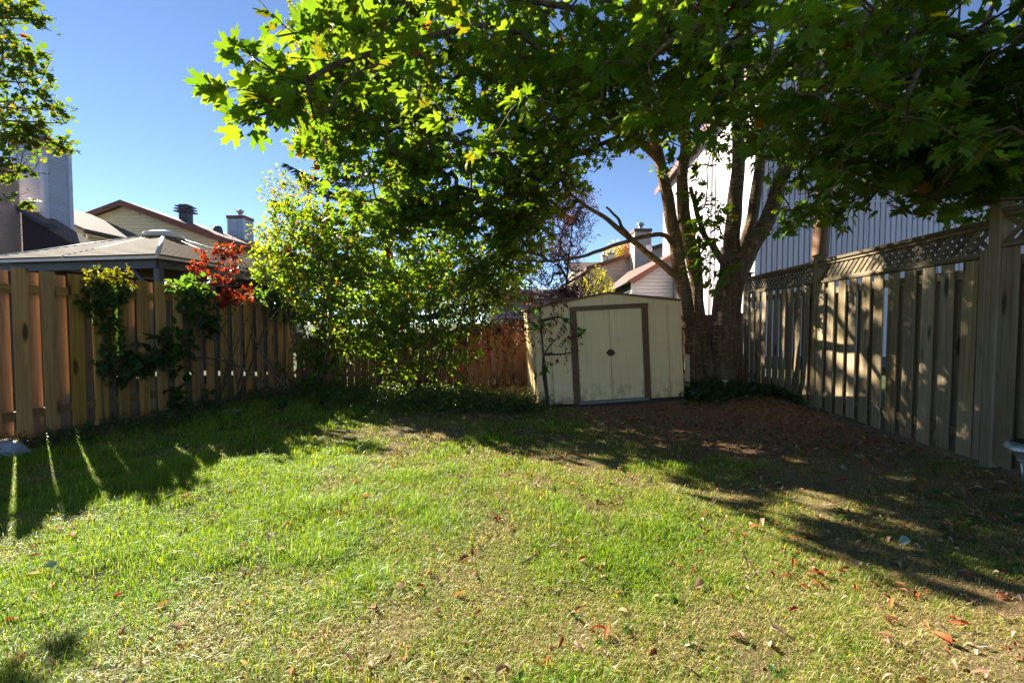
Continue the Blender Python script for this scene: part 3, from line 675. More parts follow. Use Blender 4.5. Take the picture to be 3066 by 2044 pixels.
def house_peach():
    off = np.array([7.0, 34.0, 0]); root = empty('peach_house', off, 'peach sided house with tall chimney beyond the white bungalow', 'house')
    xa, za = P(1769, 806, 34)[0], P(1769, 806, 34)[2]; xb, zb = P(1912, 762, 34)[0], P(1912, 762, 34)[2]
    lap_wall(root, off, (xa, 34), (xb + 2, 34), 0, lambda s: za + (zb - za) * s * (xb + 2 - xa) / (xb - xa), M['siding_peach'], .2, (0, -1))
    MB(off).poly([(xa - .4, 33.6, za - .1), (xb + 2, 33.6, za - .1 + (zb - za) * (xb + 2.4 - xa) / (xb - xa)), (xb + 2, 42, za - .1 + (zb - za) * (xb + 2.4 - xa) / (xb - xa)), (xa - .4, 42, za - .1)], (0, 0, .22)).build('roof', M['shingle'], root)
    MB(off).poly([(xa - .4, 33.55, za - .12), (xb + 2, 33.55, za - .12 + (zb - za) * (xb + 2.4 - xa) / (xb - xa)), (xb + 2, 33.55, za + .15 + (zb - za) * (xb + 2.4 - xa) / (xb - xa)), (xa - .4, 33.55, za + .15)], (0, .045, 0)).build('rake_board', M['trim_brown'], root)
    MB(off).box((xa - .02, 33.97, za / 2), (.18, .07, za)).build('corner_board', M['trim_white'], root)
    a, b = P(1896, 690, 33), P(1939, 690, 33)
    chimney(root, off, a[0], b[0], 32.4, 33.5, 3.5, a[2] - .2, M['siding_peach'], .2)
    # lower wing to the left with windows
    xw = P(1690, 860, 38)[0]; zw = P(1690, 860, 38)[2]
    MB(off).poly([(xw, 38, 0), (xa + 1.2, 38, 0), (xa + 1.2, 38, zw + 1.55), (xw, 38, zw)], (0, .3, 0)).build('wing_wall', M['siding_cream'], root)
    MB(off).poly([(xw - .4, 37.6, zw - .1), (xa + 1.2, 37.6, zw + 1.62), (xa + 1.2, 42, zw + 1.62), (xw - .4, 42, zw - .1)], (0, 0, .2)).build('roof', M['shingle'], root)
    for u in (1722, 1748):
        q = P(u, 868, 38); wd = MB(off).span((q[0] - .3, 37.93, q[2] - .6), (q[0] + .3, 37.998, q[2] + .35)).build('window', M['trim_white'], root)
        MB(off).span((q[0] - .22, 37.91, q[2] - .52), (q[0] + .22, 37.928, q[2] + .27)).build('pane', M['glass_dark'], wd)
house_peach()
def house_far():
    off = np.array([11.0, 52.0, 0]); root = empty('far_house', off, 'far house roof with two small pale chimneys under autumn trees', 'house')
    q = P(1800, 800, 52); MB(off).span((q[0] - 3, 52, 0), (q[0] + 8, 60, q[2] - .2)).build('wall', M['siding_cream'], root)
    MB(off).poly([(q[0] - 3.5, 51.5, q[2] - .6), (q[0] + 8, 51.5, q[2] - .6), (q[0] + 8, 56, q[2] + .9), (q[0] - 3.5, 56, q[2] + .9)], (0, 0, .2)).build('roof', M['shingle'], root)
    for u0, u1, v in ((1804, 1817, 768), (1820, 1840, 760)):
        a, b = P(u0, v, 54), P(u1, v, 54); c = MB(off).span((a[0], 54, q[2] - 1), (b[0], 54.8, a[2])).build('chimney', M['siding_cream'], root)
        MB(off).span((a[0] - .05, 53.95, a[2]), (b[0] + .05, 54.85, a[2] + .12)).build('chimney_cap', M['trim_brown'], c)
        MB(off).tube([((a[0] + b[0]) / 2, 54.4, a[2] + .1), ((a[0] + b[0]) / 2, 54.4, a[2] + .6)], .12, 8).build('flue', M['galv'], c)
house_far()
def neighbour_shed():
    a, b = P(1470, 905, 12.0), P(1640, 905, 12.0); off = np.array([a[0], 12.0, 0]); root = empty('siding_shed', off, 'grey white lap sided shed glimpsed over the back fence', 'shed')
    lap_wall(root, off, (a[0], 12), (b[0] + .6, 12), 0, lambda s: a[2] + .05, M['siding_lilac'], .115, (0, -1))
    MB(off).poly([(a[0] - .2, 11.8, a[2] + .04), (b[0] + .8, 11.8, a[2] + .04), (b[0] + .8, 13, a[2] + .35), (a[0] - .2, 13, a[2] + .35)], (0, 0, .06)).build('roof', M['shingle'], root)
neighbour_shed()

# ------------------------------------------------------------------ leaves
def fan(outline, centre, zf):
    V = np.array([centre] + outline, float); n = len(outline)
    V = np.column_stack([V, np.array([zf(x, y) for x, y in V])]); T = np.array([(0, 1 + i, 1 + (i + 1) % n) for i in range(n)])
    return V, T
_h = [(0.05, 0.83), (0.15, 0.83), (0.12, 0.66), (0.15, 0.50), (0.30, 0.62), (0.52, 0.76), (0.44, 0.58), (0.53, 0.49), (0.37, 0.37), (0.34, 0.26), (0.50, 0.12), (0.27, 0.05), (0.12, -0.05)]
maple_out = [(0, 1.0)] + _h + [(0, 0.0)] + [(-x, y) for x, y in _h[::-1]]
zf = lambda x, y: 0.20 * abs(x) - 0.16 * (y - .3) ** 2 - 0.25 * x * x
MAPLE = fan(maple_out, (0, 0.30), zf)
_l = [(0.14, 0.80), (0.13, 0.52), (0.52, 0.72), (0.38, 0.36), (0.48, 0.12), (0.1, -0.03)]
MAPLE_LO = fan([(0, 1.0)] + _l + [(-x, y) for x, y in _l[::-1]], (0, 0.30), zf)
def ovate(w=0.3, bend=0.25, fold=0.25):
    ys = [0, 0.22, 0.5, 0.8, 1.0]; ws = [0.0, 0.85, 1.0, 0.55, 0.0]; V = []; T = []
    for y, q in zip(ys, ws):
        z = -bend * (y - .2) ** 2
        V += [(-w * q, y, z + fold * w * q), (0, y, z), (w * q, y, z + fold * w * q)]
    for i in range(4):
        a = 3 * i
        for j in (0, 1):
            q = (a + j, a + j + 1, a + j + 4, a + j + 3)
            if i == 0: T.append((a + 1, q[2], q[3]))
            elif i == 3: T.append((q[0], q[1], a + 4))
            else: T += [(q[0], q[1], q[2]), (q[0], q[2], q[3])]
    return np.array(V), np.array(T)
OVATE = ovate(0.30, 0.35, 0.35); OVATE_N = ovate(0.2, 0.5, 0.3)
DIAMOND = (np.array([(0, 0, 0), (.28, .5, .05), (0, 1, -.1), (-.28, .5, .05)], float), np.array([(0, 1, 2), (0, 2, 3)]))
CURL = ovate(0.21, 0.9, 0.9)
def compound(nl=5):
    V, T = OVATE_N; VV = []; TT = []
    for k in range(nl):
        a = (k - (nl - 1) / 2) * 0.72; s = 1.0 - 0.12 * abs(k - (nl - 1) / 2); c, q = math.cos(a), math.sin(a)
        p = V * s; VV.append(np.column_stack([p[:, 0] * c + p[:, 1] * q, -p[:, 0] * q + p[:, 1] * c, p[:, 2]])); TT.append(T + k * len(V))
    return np.vstack(VV) * .6, np.vstack(TT)
CREEPER = compound()
NEEDLE = (np.array([(-.09, 0, 0), (.09, 0, 0), (.05, 1, 0), (-.05, 1, 0), (0, 0, -.09), (0, 0, .09), (0, 1, .05), (0, 1, -.05)], float), np.array([(0, 1, 2), (0, 2, 3), (4, 5, 6), (4, 6, 7)]))

def frames(tip, nrm):
    """rotation matrices: local y -> tip, local z ~ nrm"""
    tip = tip / (np.linalg.norm(tip, axis=1)[:, None] + 1e-9)
    x = np.cross(tip, nrm); x /= np.linalg.norm(x, axis=1)[:, None] + 1e-9
    z = np.cross(x, tip); return np.stack([x, tip, z], 2)
def instance(tpl, pos, Rm, sc, col):
    V, T = tpl; n = len(pos); m = len(V)
    W = np.einsum('nij,mj->nmi', Rm, V) * sc[:, None, None] + pos[:, None, :]
    return W.reshape(-1, 3), (T[None] + (np.arange(n) * m)[:, None, None]).reshape(-1, 3), np.repeat(col, m, 0)
def vary(Rm):
    """some leaves narrower, some curled"""
    n = len(Rm); Rm = Rm.copy(); Rm[:, :, 0] *= rng.uniform(.72, 1.12, (n, 1)); Rm[:, :, 2] *= rng.uniform(-.4, 3.2, (n, 1)); return Rm
def rand_unit(n, r=rng):
    v = r.normal(size=(n, 3)); return v / np.linalg.norm(v, axis=1)[:, None]

class Leaves:
    """gathers leaves of one plant; build() makes the showiest ones single objects and joins the rest"""
    def __init__(s): s.p = []; s.R = []; s.s = []; s.c = []
    def add(s, p, Rm, sc, col): s.p.append(p); s.R.append(Rm); s.s.append(sc); s.c.append(col)
    def build(s, root, off, tpl, mt, single=0, far_tpl=None, far_d=5.0, name='leaf', mass='foliage'):
        p = np.vstack(s.p); Rm = np.concatenate(s.R); sc = np.concatenate(s.s); c = np.vstack(s.c); off = np.asarray(off, float)
        d = np.linalg.norm(p - CAM, axis=1); u, v = project(p); inside = (u > 0) & (u < 3066) & (v > 0) & (v < 2044) & (p[:, 1] > .3)
        rank = np.argsort(-(sc / d) * inside * (0.75 + 0.5 * np.random.default_rng(1).random(len(d)))); pick = rank[:single]; rest = np.setdiff1d(np.arange(len(p)), pick)
        if single:
            K = 14; q = pick[np.linspace(0, len(pick) - 1, K).astype(int)]
            vm = [mesh_from(name, tpl[0], tpl[1], np.repeat(c[i][None], len(tpl[0]), 0)) for i in q]
            for m in vm: m.materials.append(mt)
            for k, i in enumerate(pick):
                j = int(np.argmin(np.abs(c[q] - c[i]).sum(1) + 0.004 * np.random.default_rng(int(i)).random(K)))
                o = link(name, vm[j], None, root); m4 = np.eye(4); m4[:3, :3] = Rm[i] * sc[i]; m4[:3, 3] = p[i] - off; o.matrix_local = Matrix(m4.tolist())
        V, T, C = [], [], []; n = 0
        for tp, sel in ((tpl, rest if far_tpl is None else rest[d[rest] < far_d]), (far_tpl, [] if far_tpl is None else rest[d[rest] >= far_d])):
            if len(sel) == 0: continue
            a, b, e = instance(tp, p[sel] - off, Rm[sel], sc[sel], c[sel]); V.append(a); T.append(b + n); C.append(e); n += len(a)
        if V: return link(mass, mesh_from(mass, np.vstack(V), np.vstack(T), np.vstack(C)), mt, root, 'stuff')

class Skeleton:
    """branch nodes; grow(p) ties a point to the nearest node with a bowed branch"""
    def __init__(s): s.p = np.zeros((0, 3)); s.par = []; s.w = []
    def path(s, pts, parent=-1):
        idx = []
        for q in pts:
            s.p = np.vstack([s.p, q]); s.par.append(parent); s.w.append(0.0); parent = len(s.par) - 1; idx.append(parent)
        return idx
    def grow(s, q, sag=0.08, step=0.3, cost=None):
        d = np.linalg.norm(s.p - q, axis=1)
        pen = np.maximum(0, s.p[:, 2] - q[2]) * 0.25
        i = int(np.argmin(d + pen)); a = s.p[i]; n = max(2, int(d[i] / step)); t = np.linspace(0, 1, n + 1)[1:, None]
        pts = a + (q - a) * t + np.array([0, 0, 1]) * (np.sin(t * math.pi) * sag * d[i]) + rng.normal(size=(n, 3)) * 0.02 * (t < 1)
        return s.path(pts, i)
    def mesh(s, r0, fixed=0, p=0.45, sides=5, rmax=0.07):
        n = len(s.par); w = np.array(s.w, float); par = np.array(s.par)
        for i in range(n - 1, -1, -1):
            if par[i] >= 0: w[par[i]] += w[i]
        r = np.minimum(r0 * np.maximum(w, 0.6) ** p, rmax); kids = [[] for _ in range(n)]
        for i in range(n):
            if par[i] >= 0: kids[par[i]].append(i)
        V, F = [], []; nv = 0; done = set()
        for i in range(fixed, n):
            if i in done: continue
            chain = [par[i], i] if par[i] >= 0 else [i]; done.add(i); c = i
            while kids[c]:
                k = max(kids[c], key=lambda z: w[z])
                if k in done: break
                chain.append(k); done.add(k); c = k
            if len(chain) < 2: continue
            rr = r[chain].copy(); rr[0] = rr[1]
            a, f = tube_geo(s.p[chain], rr, sides, False); V.append(a); F.append(np.array(f) + nv); nv += len(a)
        return np.vstack(V), np.vstack(F)

# ------------------------------------------------------------------ the maple over the yard
TB = np.array([3.74, 8.35, 0.0])
def maple():
    root = empty('maple_tree', (TB[0], TB[1], ghs(TB[0], TB[1])), 'large multi stemmed maple spreading over the yard from behind the shed', 'tree')
    off = np.array(root.location)
    sk = Skeleton()
    def stem(pts, name, n=14, wob=0.05, seed=0):
        """pts: (u, v, depth, radius)"""
        a = np.array([[*P(u, v, Y), r] for u, v, Y, r in pts]); s = smooth_path(a, 7)
        s[:, :3] += (np.sin(np.arange(len(s)) * 0.9 + seed)[:, None] * np.array([.012, .01, 0]))
        MB(off).tube(s[:, :3], s[:, 3] * .84, n, True, wob, seed).build(name, M['bark'], root)
        sk.path(s[len(s) // 3:, :3]); return s
    stem([(2098, 1222, 8.25, .34), (2084, 1140, 8.25, .22), (2070, 1002, 8.27, .165), (2048, 890, 8.25, .15), (2024, 734, 8.2, .135), (2000, 600, 8.1, .125), (1975, 480, 7.9, .10), (1930, 300, 7.5, .075), (1900, 60, 7.1, .05), (1870, -250, 6.9, .03)], 'trunk', 16, .06, 1)
    stem([(2126, 1222, 8.36, .36), (2110, 1110, 8.38, .23), (2092, 957, 8.38, .155), (2082, 823, 8.4, .145), (2058, 700, 8.4, .135), (2043, 581, 8.4, .12), (2050, 440, 8.35, .10), (2060, 250, 8.3, .085), (2075, 0, 8.2, .065), (2090, -400, 8.2, .03)], 'trunk', 16, .06, 2)
    stem([(2166, 1222, 8.4, .56), (2164, 1140, 8.42, .40), (2168, 1040, 8.45, .33), (2178, 900, 8.45, .29), (2190, 820, 8.45, .255), (2190, 734, 8.5, .17), (2200, 620, 8.55, .16), (2210, 465, 8.6, .135), (2212, 261, 8.6, .11), (2215, 0, 8.6, .08), (2225, -400, 8.6, .04)], 'trunk', 18, .07, 3)
    stem([(2180, 980, 8.42, .20), (2200, 850, 8.38, .20), (2246, 745, 8.3, .175), (2305, 645, 8.2, .165), (2333, 552, 8.1, .15), (2378, 436, 7.9, .12), (2405, 290, 7.7, .10), (2410, 100, 7.4, .08), (2430, -200, 7.2, .04)], 'trunk', 16, .06, 4)
    stem([(2196, 850, 8.5, .13), (2240, 700, 8.6, .12), (2264, 581, 8.65, .115), (2282, 406, 8.7, .10), (2304, 174, 8.7, .08), (2320, -100, 8.7, .05)], 'trunk', 12, .06, 5)
    stem([(2186, 822, 8.38, .085), (2140, 745, 8.33, .07), (2108, 700, 8.3, .06), (2085, 630, 8.3, .05), (2068, 560, 8.3, .04)], 'limb', 10, .05, 6)
    stem([(2040, 838, 8.2, .085), (1990, 798, 8.05, .072), (1907, 732, 7.85, .06), (1818, 657, 7.65, .045), (1742, 609, 7.5, .032), (1690, 560, 7.4, .02)], 'limb', 10, .05, 7)
    stem([(2022, 740, 8.15, .055), (1990, 705, 8.0, .05), (1945, 705, 7.9, .047), (1880, 722, 7.75, .042), (1800, 748, 7.6, .036), (1742, 768, 7.5, .03), (1640, 782, 7.35, .022), (1550, 780, 7.2, .014)], 'limb', 9, .05, 8)
    stem([(1900, 722, 7.85, .045), (1870, 690, 7.75, .035), (1846, 650, 7.7, .028), (1815, 620, 7.6, .02)], 'limb', 8, .05, 9)
    stem([(1990, 520, 7.95, .07), (1960, 470, 7.8, .06), (1900, 420, 7.5, .05), (1800, 330, 7.0, .04)], 'limb', 8, .05, 10)
    stem([(2375, 440, 7.9, .08), (2400, 400, 7.8, .07), (2440, 370, 7.6, .055), (2520, 300, 7.2, .04)], 'limb', 8, .05, 11)
    nst = len(sk.par)
    # long limbs reaching over the lawn towards the camera
    limbs = [
        [P(1975, 480, 7.9), (1.6, 6.9, 4.3), (0.7, 5.6, 4.1), (-0.05, 4.8, 4.3), P(1080, 170, 3.7), P(930, 235, 3.2), P(790, 285, 2.9)],
        [P(1930, 300, 7.5), (1.2, 6.2, 5.2), (0.2, 5.0, 4.7), (-0.6, 4.2, 4.2), (-1.15, 3.6, 3.6), P(830, 110, 3.2)],
        [P(2405, 290, 7.7), (4.3, 6.0, 4.9), (3.9, 4.8, 4.1), (3.2, 3.7, 3.3), (2.6, 3.0, 2.85)],
        [P(2410, 100, 7.4), (4.6, 5.6, 4.2), (4.3, 4.6, 3.3), (3.7, 3.9, 2.6)],
        [P(2215, 200, 8.6), (3.2, 6.5, 5.6), (2.2, 5.2, 4.7), (1.4, 4.0, 3.7), (0.9, 3.1, 3.0)],
        [P(2430, -200, 7.2), (5.0, 6.3, 6.2), (5.2, 5.0, 5.0), (4.9, 3.9, 3.9)],
        [P(2050, 440, 8.35), (2.6, 7.5, 4.6), (1.5, 6.9, 4.0), (0.5, 6.6, 3.5), (-0.4, 6.4, 3.2)],
    ]
    for k, L in enumerate(limbs):
        a = smooth_path(np.array([np.asarray(q, float) for q in L]), 6); n = len(a)
        MB(off).tube(a, (.006 + .05 * np.linspace(1, 0, n) ** 1.5), 8, False, .04, 20 + k).build('limb', M['bark'], root); sk.path(a)
    # crown: clusters of leaves filling several lobes
    lobes = [  # centre, radii, clusters
        ((3.6, 7.6, 6.4), (3.9, 3.4, 3.0), 260), ((1.2, 5.6, 4.8), (2.2, 2.0, 1.4), 110), ((3.7, 4.6, 4.1), (2.3, 2.0, 1.75), 240),
        ((2.2, 3.5, 3.55), (1.9, 1.2, 1.05), 80), ((4.6, 3.4, 3.2), (1.5, 1.3, 1.15), 100), ((5.0, 6.2, 5.2), (1.9, 2.2, 2.1), 110), ((-0.35, 3.7, 3.75), (0.95, 0.9, 1.05), 20),
        (P(2700, 480, 4.9), (1.6, .9, .75), 150), (P(2950, 420, 4.0), (.9, .8, .8), 90), (P(1900, 250, 5.5), (1.6, 1.0, .8), 90), (P(2150, 400, 7.6), (1.0, .6, .65), 60), (P(2130, 300, 7.9), (.9, .5, .7), 60), ((0.5, 8.5, 4.05), (.95, .8, .8), 28), (P(2400, 520, 7.0), (.6, .5, .4), 26),
        (P(1060, 60, 7.0), (.9, .45, 1.1), 75), (P(1040, 330, 7.3), (.75, .4, .95), 62), (P(1230, 230, 6.9), (1.2, .45, 1.3), 85), (P(1230, 520, 7.5), (1.1, .35, .8), 70), (P(1450, 420, 7.2), (1.3, .4, 1.1), 85),
        (P(1480, 100, 6.7), (1.5, .6, 1.2), 100), (P(1440, 620, 7.7), (1.1, .45, .45), 80), (P(1180, 660, 7.8), (.9, .45, .35), 55), (P(1640, 520, 7.4), (.7, .5, .6), 60), (P(1700, 260, 7.0), (1.0, .7, .9), 90), (P(1640, 690, 7.6), (.55, .4, .55), 55), (P(1540, 780, 7.8), (.6, .4, .3), 35)]
    C = []
    for c, r, n in lobes:
        v = rand_unit(n * 2); rad = rng.random(n * 2) ** 0.33; q = np.array(c) + v * rad[:, None] * np.array(r); C.append(q[:n])
    C = np.vstack(C)
    # along the near limb tips the leaves hang in their own sprays
    for L, n, sd in ((limbs[0], 20, .15), (limbs[1], 26, .25), (limbs[4], 24, .25), (limbs[2], 30, .28), (limbs[3], 30, .3), (limbs[6], 30, .3)):
        a = smooth_path(np.array([np.asarray(q, float) for q in L]), 6); a = a[int(len(a) * .35):]
        C = np.vstack([C, a[rng.integers(0, len(a), n)] + rng.normal(size=(n, 3)) * sd * np.array([1, 1, .8])])
    # boughs end at a drip line: nothing hangs into the open lawn, the open sky or across the shed
    u, v = project(C); Y = C[:, 1]
    low = np.interp(u, [560, 800, 900, 1000, 1250, 1450, 1640, 1740, 1990, 2080, 2300, 2420, 2600, 2900, 3066, 3500],
                       [430, 480, 620, 700, 740, 740, 780, 600, 520, 480, 520, 600, 660, 700, 580, 700]) - 30 + rng.normal(size=len(u)) * 45
    left = np.interp(v, [-900, -200, 0, 130, 200, 300, 440, 480, 560, 700], [980, 950, 960, 1020, 960, 860, 860, 940, 960, 1040])
    near = C[:, 1] < 3.0
    keep = (v < low) & (u > np.where(near & (v > 180) & (v < 430), 690, left)) & (Y > 2.0)
    keep &= ~((u > 2000) & (u < 2330) & (v > 260) & (v < 470) & (rng.random(len(u)) < .25))
    C = C[keep]
    tips = []
    for L, n, sd in ((limbs[0], 10, .05), (limbs[1], 5, .05)):
        a = smooth_path(np.array([np.asarray(q, float) for q in L]), 6); m = len(a); t = m - 1 - (rng.random(n) ** 1.3 * m * .30).astype(int)
        tips.append(a[t] + rng.normal(size=(n, 3)) * sd)
    tips.append(np.array([P(rng.uniform(2095, 2150), rng.uniform(560, 850), 8.05) for _ in range(26)])); tips.append(np.array([P(rng.uniform(2300, 2480), rng.uniform(560, 700), 7.0) for _ in range(12)]))
    C = np.vstack([C] + tips); order = np.argsort([np.min(np.linalg.norm(sk.p - q, axis=1)) for q in C]); C = C[order]
    Lv = Leaves(); trunk_c = np.array([3.7, 8.3])
    pts_pet = []
    for q in C:
        idx = sk.grow(q, 0.10, 0.35); n = int(rng.integers(8, 13)); sk.w[idx[-1]] += n * 0.1
        outd = np.array([q[0] - trunk_c[0], q[1] - trunk_c[1]]); outd /= np.linalg.norm(outd) + 1e-6
        tw = np.array([outd[0], outd[1], -0.15]) + rng.normal(size=3) * 0.55; tw /= np.linalg.norm(tw)
        L = rng.uniform(.3, .55) * min(1, q[1] / 4.8); f = rng.random(n); base = q + tw * (f * L)[:, None]
        e = sk.path([q + tw * L * .5, q + tw * L], idx[-1])
        tip = np.column_stack([tw[0] + rng.normal(size=n) * .8, tw[1] + rng.normal(size=n) * .8, -0.35 + rng.normal(size=n) * .42]); tip /= np.linalg.norm(tip, axis=1)[:, None]
        pos = base + tip * rng.uniform(.05, .11, n)[:, None]
        nrm = np.column_stack([rng.normal(size=n) * .6 - .33, rng.normal(size=n) * .6 + .31, np.full(n, .75)])  # leaves turn to the light
        sc = rng.uniform(.09, .17, n)
        g = rng.random(n)[:, None]; col = np.array([.050, .122, .018]) * (1 - g) + np.array([.098, .180, .025]) * g
        yel = (rng.random(n) < np.clip(.10 + .10 * (q[2] > 4.3) * (q[0] < 0.3), 0, 1))[:, None]; col = np.where(yel, np.array([.095, .118, .014]) * rng.uniform(.7, 1.1, (n, 1)), col)
        br = (rng.random(n) < .008)[:, None]; col = np.where(br, np.array([.16, .07, .025]), col)
        Lv.add(pos, vary(frames(tip, nrm)), sc, col)
        pts_pet += [(b, p) for b, p in zip(base, pos) if b[1] < 3.4]
    Lv.build(root, off, MAPLE, M['leaf'], 300, MAPLE_LO, 4.6, 'leaf', 'crown')
    V, F = sk.mesh(.0055, nst, .5, 5, .035); link('twigs', mesh_from('twigs', V - off, F, None, True), M['twig'], root, 'stuff')
    pm = MB(off)
    for b, p in pts_pet: pm.tube([b, (b + p) / 2 + (0, 0, .008), p], .0016, 3, False)
    pm.build('petioles', M['petiole'], root, 'stuff')
maple()

def spread_plant(name, label, cat, base, lobes, ncl, nl, size, tpl, mt, colf, single=0, stems=None, twig='twig', group=None, twist=.35, far=None, r0=.003, lowz=None, up=.2, stem_r=.02, tipz=-.25, keepf=None, spread=.16, nrmv=.6):
    """shrub or small tree: stems from the base, clusters of leaves in the lobes"""
    base = np.array([base[0], base[1], ghs(base[0], base[1])]); root = empty(name, base, label, cat, group); sk = Skeleton()
    trunk_part = 'stem' if cat != 'tree' else 'trunk'
    for k, pts in enumerate(stems or []):
        a = smooth_path(np.array([np.asarray(q, float) for q in pts]), 6); rr = np.linspace(stem_r, stem_r * .12, len(a))
        MB(base).tube(a, rr, 8, False, .05, k).build(trunk_part, M[twig], root); sk.path(a[len(a) // 4:])
    if not stems: sk.path([base, base + (0, 0, .2)])
    nf = len(sk.par); C = []; vol = [r[0] * r[1] * r[2] for _, r in lobes]
    for (c, r), v in zip(lobes, vol):
        n = max(4, int(ncl * (v ** .67) / sum(q ** .67 for q in vol))); d = rand_unit(n); C.append(np.asarray(c) + d * (rng.random(n) ** .28)[:, None] * np.asarray(r))
    C = np.vstack(C); C = C[C[:, 2] > (lowz if lowz is not None else .05)]
    if keepf is not None: C = C[keepf(C)]
    C = C[np.argsort([np.min(np.linalg.norm(sk.p - q, axis=1)) for q in C])]; Lv = Leaves()
    for q in C:
        idx = sk.grow(q, .10, .25); n = int(rng.integers(max(2, int(nl * .6)), int(nl * 1.4) + 1)); sk.w[idx[-1]] += n * .1
        o2 = q - base; o2[2] = max(o2[2] * .3, 0); o2 = o2 / (np.linalg.norm(o2) + 1e-6); tw = o2 + rng.normal(size=3) * .6; tw[2] += up; tw /= np.linalg.norm(tw)
        L = rng.uniform(.6, 1.2) * spread * 2; f = rng.random(n); p = q + tw * (f * L)[:, None] + rng.normal(size=(n, 3)) * spread * .25
        sk.path([q + tw * L], idx[-1])
        tip = tw * .7 + rng.normal(size=(n, 3)) * .7 + np.array([0, 0, tipz]); nrm = np.column_stack([rng.normal(size=n) * nrmv - .33, rng.normal(size=n) * nrmv + .31, np.full(n, .8)])
        Lv.add(p, vary(frames(tip, nrm)), rng.uniform(.6, 1.3, n) * size, colf(p, n))
    Lv.build(root, base, tpl, M[mt], single, far, 7.0)
    V, F = sk.mesh(r0, nf, .5, 4, stem_r * .6); link('twigs', mesh_from('twigs', V - base, F, None, True), M[twig], root, 'stuff')
    return root
def lerp(a, b, g): return np.array(a) * (1 - g) + np.array(b) * g
def col_green(p, n, yel=.1, red=.02, a=(.045, .10, .014), b=(.115, .18, .024), y=(.15, .14, .018), r=(.20, .04, .018)):
    c = lerp(a, b, rng.random((n, 1))); s = rng.random(n)[:, None]
    c = np.where(s < yel, np.array(y) * rng.uniform(.7, 1.1, (n, 1)), c); return np.where(s > 1 - red, np.array(r) * rng.uniform(.7, 1.2, (n, 1)), c)
def E(u, v, Y, ru, rv, ry): # lobe by centre sight line and radii in photo pixels at that depth
    return (P(u, v, Y), (ru * Y / FPX, ry, rv * Y / FPX))

def legs(x, y, n, sx, h, sd):
    r = np.random.default_rng(sd); out = []
    for k in range(n):
        a = x + r.normal() * .12; e = x + r.normal() * sx; out.append([(a, y + r.normal() * .08, 0), (a + (e - a) * .35, y - .1 + r.normal() * .1, h * .33), (a + (e - a) * .7 + r.normal() * .1, y - .15 + r.normal() * .1, h * .66), (e, y - .1, h * r.uniform(.8, 1.1))])
    return out
# big lilac-like shrubs in the back left corner
spread_plant('lilac_shrub', 'tall dense green shrub with yellowing leaves at the corner of the two fences', 'shrub', (-3.75, 8.35),
    [E(900, 720, 8.6, 110, 110, .35), E(960, 850, 8.3, 120, 110, .35), E(1040, 740, 8.5, 130, 130, .35), E(850, 830, 8.6, 70, 80, .3), E(980, 960, 8.1, 90, 60, .3), E(1000, 1050, 8.0, 110, 60, .25), E(960, 1110, 7.9, 110, 45, .2)],
    520, 14, .10, OVATE, 'leaf_shrub', lambda p, n: col_green(p, n, .07, .03), 200,
    [[(-3.75, 8.35, 0), (-3.9, 8.3, .6), (-4.1, 8.4, 1.3), (-4.0, 8.5, 2.3)], [(-3.7, 8.35, 0), (-3.5, 8.3, .7), (-3.3, 8.4, 1.5), (-3.2, 8.6, 2.5)], [(-3.72, 8.3, 0), (-3.3, 8.1, .4), (-2.9, 8.1, 1.1), (-2.9, 8.3, 2.0)], [(-3.8, 8.3, 0), (-4.05, 8.1, .35), (-4.2, 8.0, .9), (-4.1, 8.1, 1.5)]] + legs(-3.5, 8.2, 8, .7, 2.2, 1), 'twig', None, far=DIAMOND, stem_r=.028, lowz=.15, nrmv=.9, keepf=lambda C: rng.random(len(C)) < np.clip(.7 + (C[:, 2] - .7) * 1.6, .55, 1))
spread_plant('spreading_shrub', 'broad green shrub arching over the back fence beside the shed', 'shrub', (-1.6, 8.5),
    [E(1180, 860, 8.4, 140, 120, .35), E(1310, 800, 8.3, 150, 130, .35), E(1430, 740, 8.2, 130, 120, .35), E(1250, 970, 8.0, 130, 70, .3), E(1130, 960, 8.1, 110, 70, .3), E(1400, 900, 8.1, 110, 90, .3), E(1320, 1050, 7.9, 120, 60, .25), E(1160, 1060, 7.9, 90, 50, .25), E(1500, 850, 8.2, 70, 90, .25), E(1540, 720, 8.2, 80, 100, .25), E(1240, 1110, 7.8, 170, 45, .2)],
    820, 14, .098, OVATE, 'leaf_shrub', lambda p, n: col_green(p, n, .05, .02, (.05, .11, .016), (.125, .195, .024)), 200,
    [[(-1.6, 8.5, 0), (-1.7, 8.4, .7), (-2.0, 8.4, 1.4), (-2.1, 8.4, 2.1)], [(-1.5, 8.5, 0), (-1.3, 8.4, .8), (-1.0, 8.4, 1.6), (-.8, 8.3, 2.6)], [(-1.55, 8.45, 0), (-1.4, 8.3, .9), (-1.5, 8.3, 1.7), (-1.2, 8.4, 2.8)]] + legs(-1.7, 8.2, 10, .9, 2.1, 2), 'twig', None, far=DIAMOND, stem_r=.03, lowz=.15, nrmv=.9, keepf=lambda C: rng.random(len(C)) < np.clip(.7 + (C[:, 2] - .7) * 1.6, .55, 1))
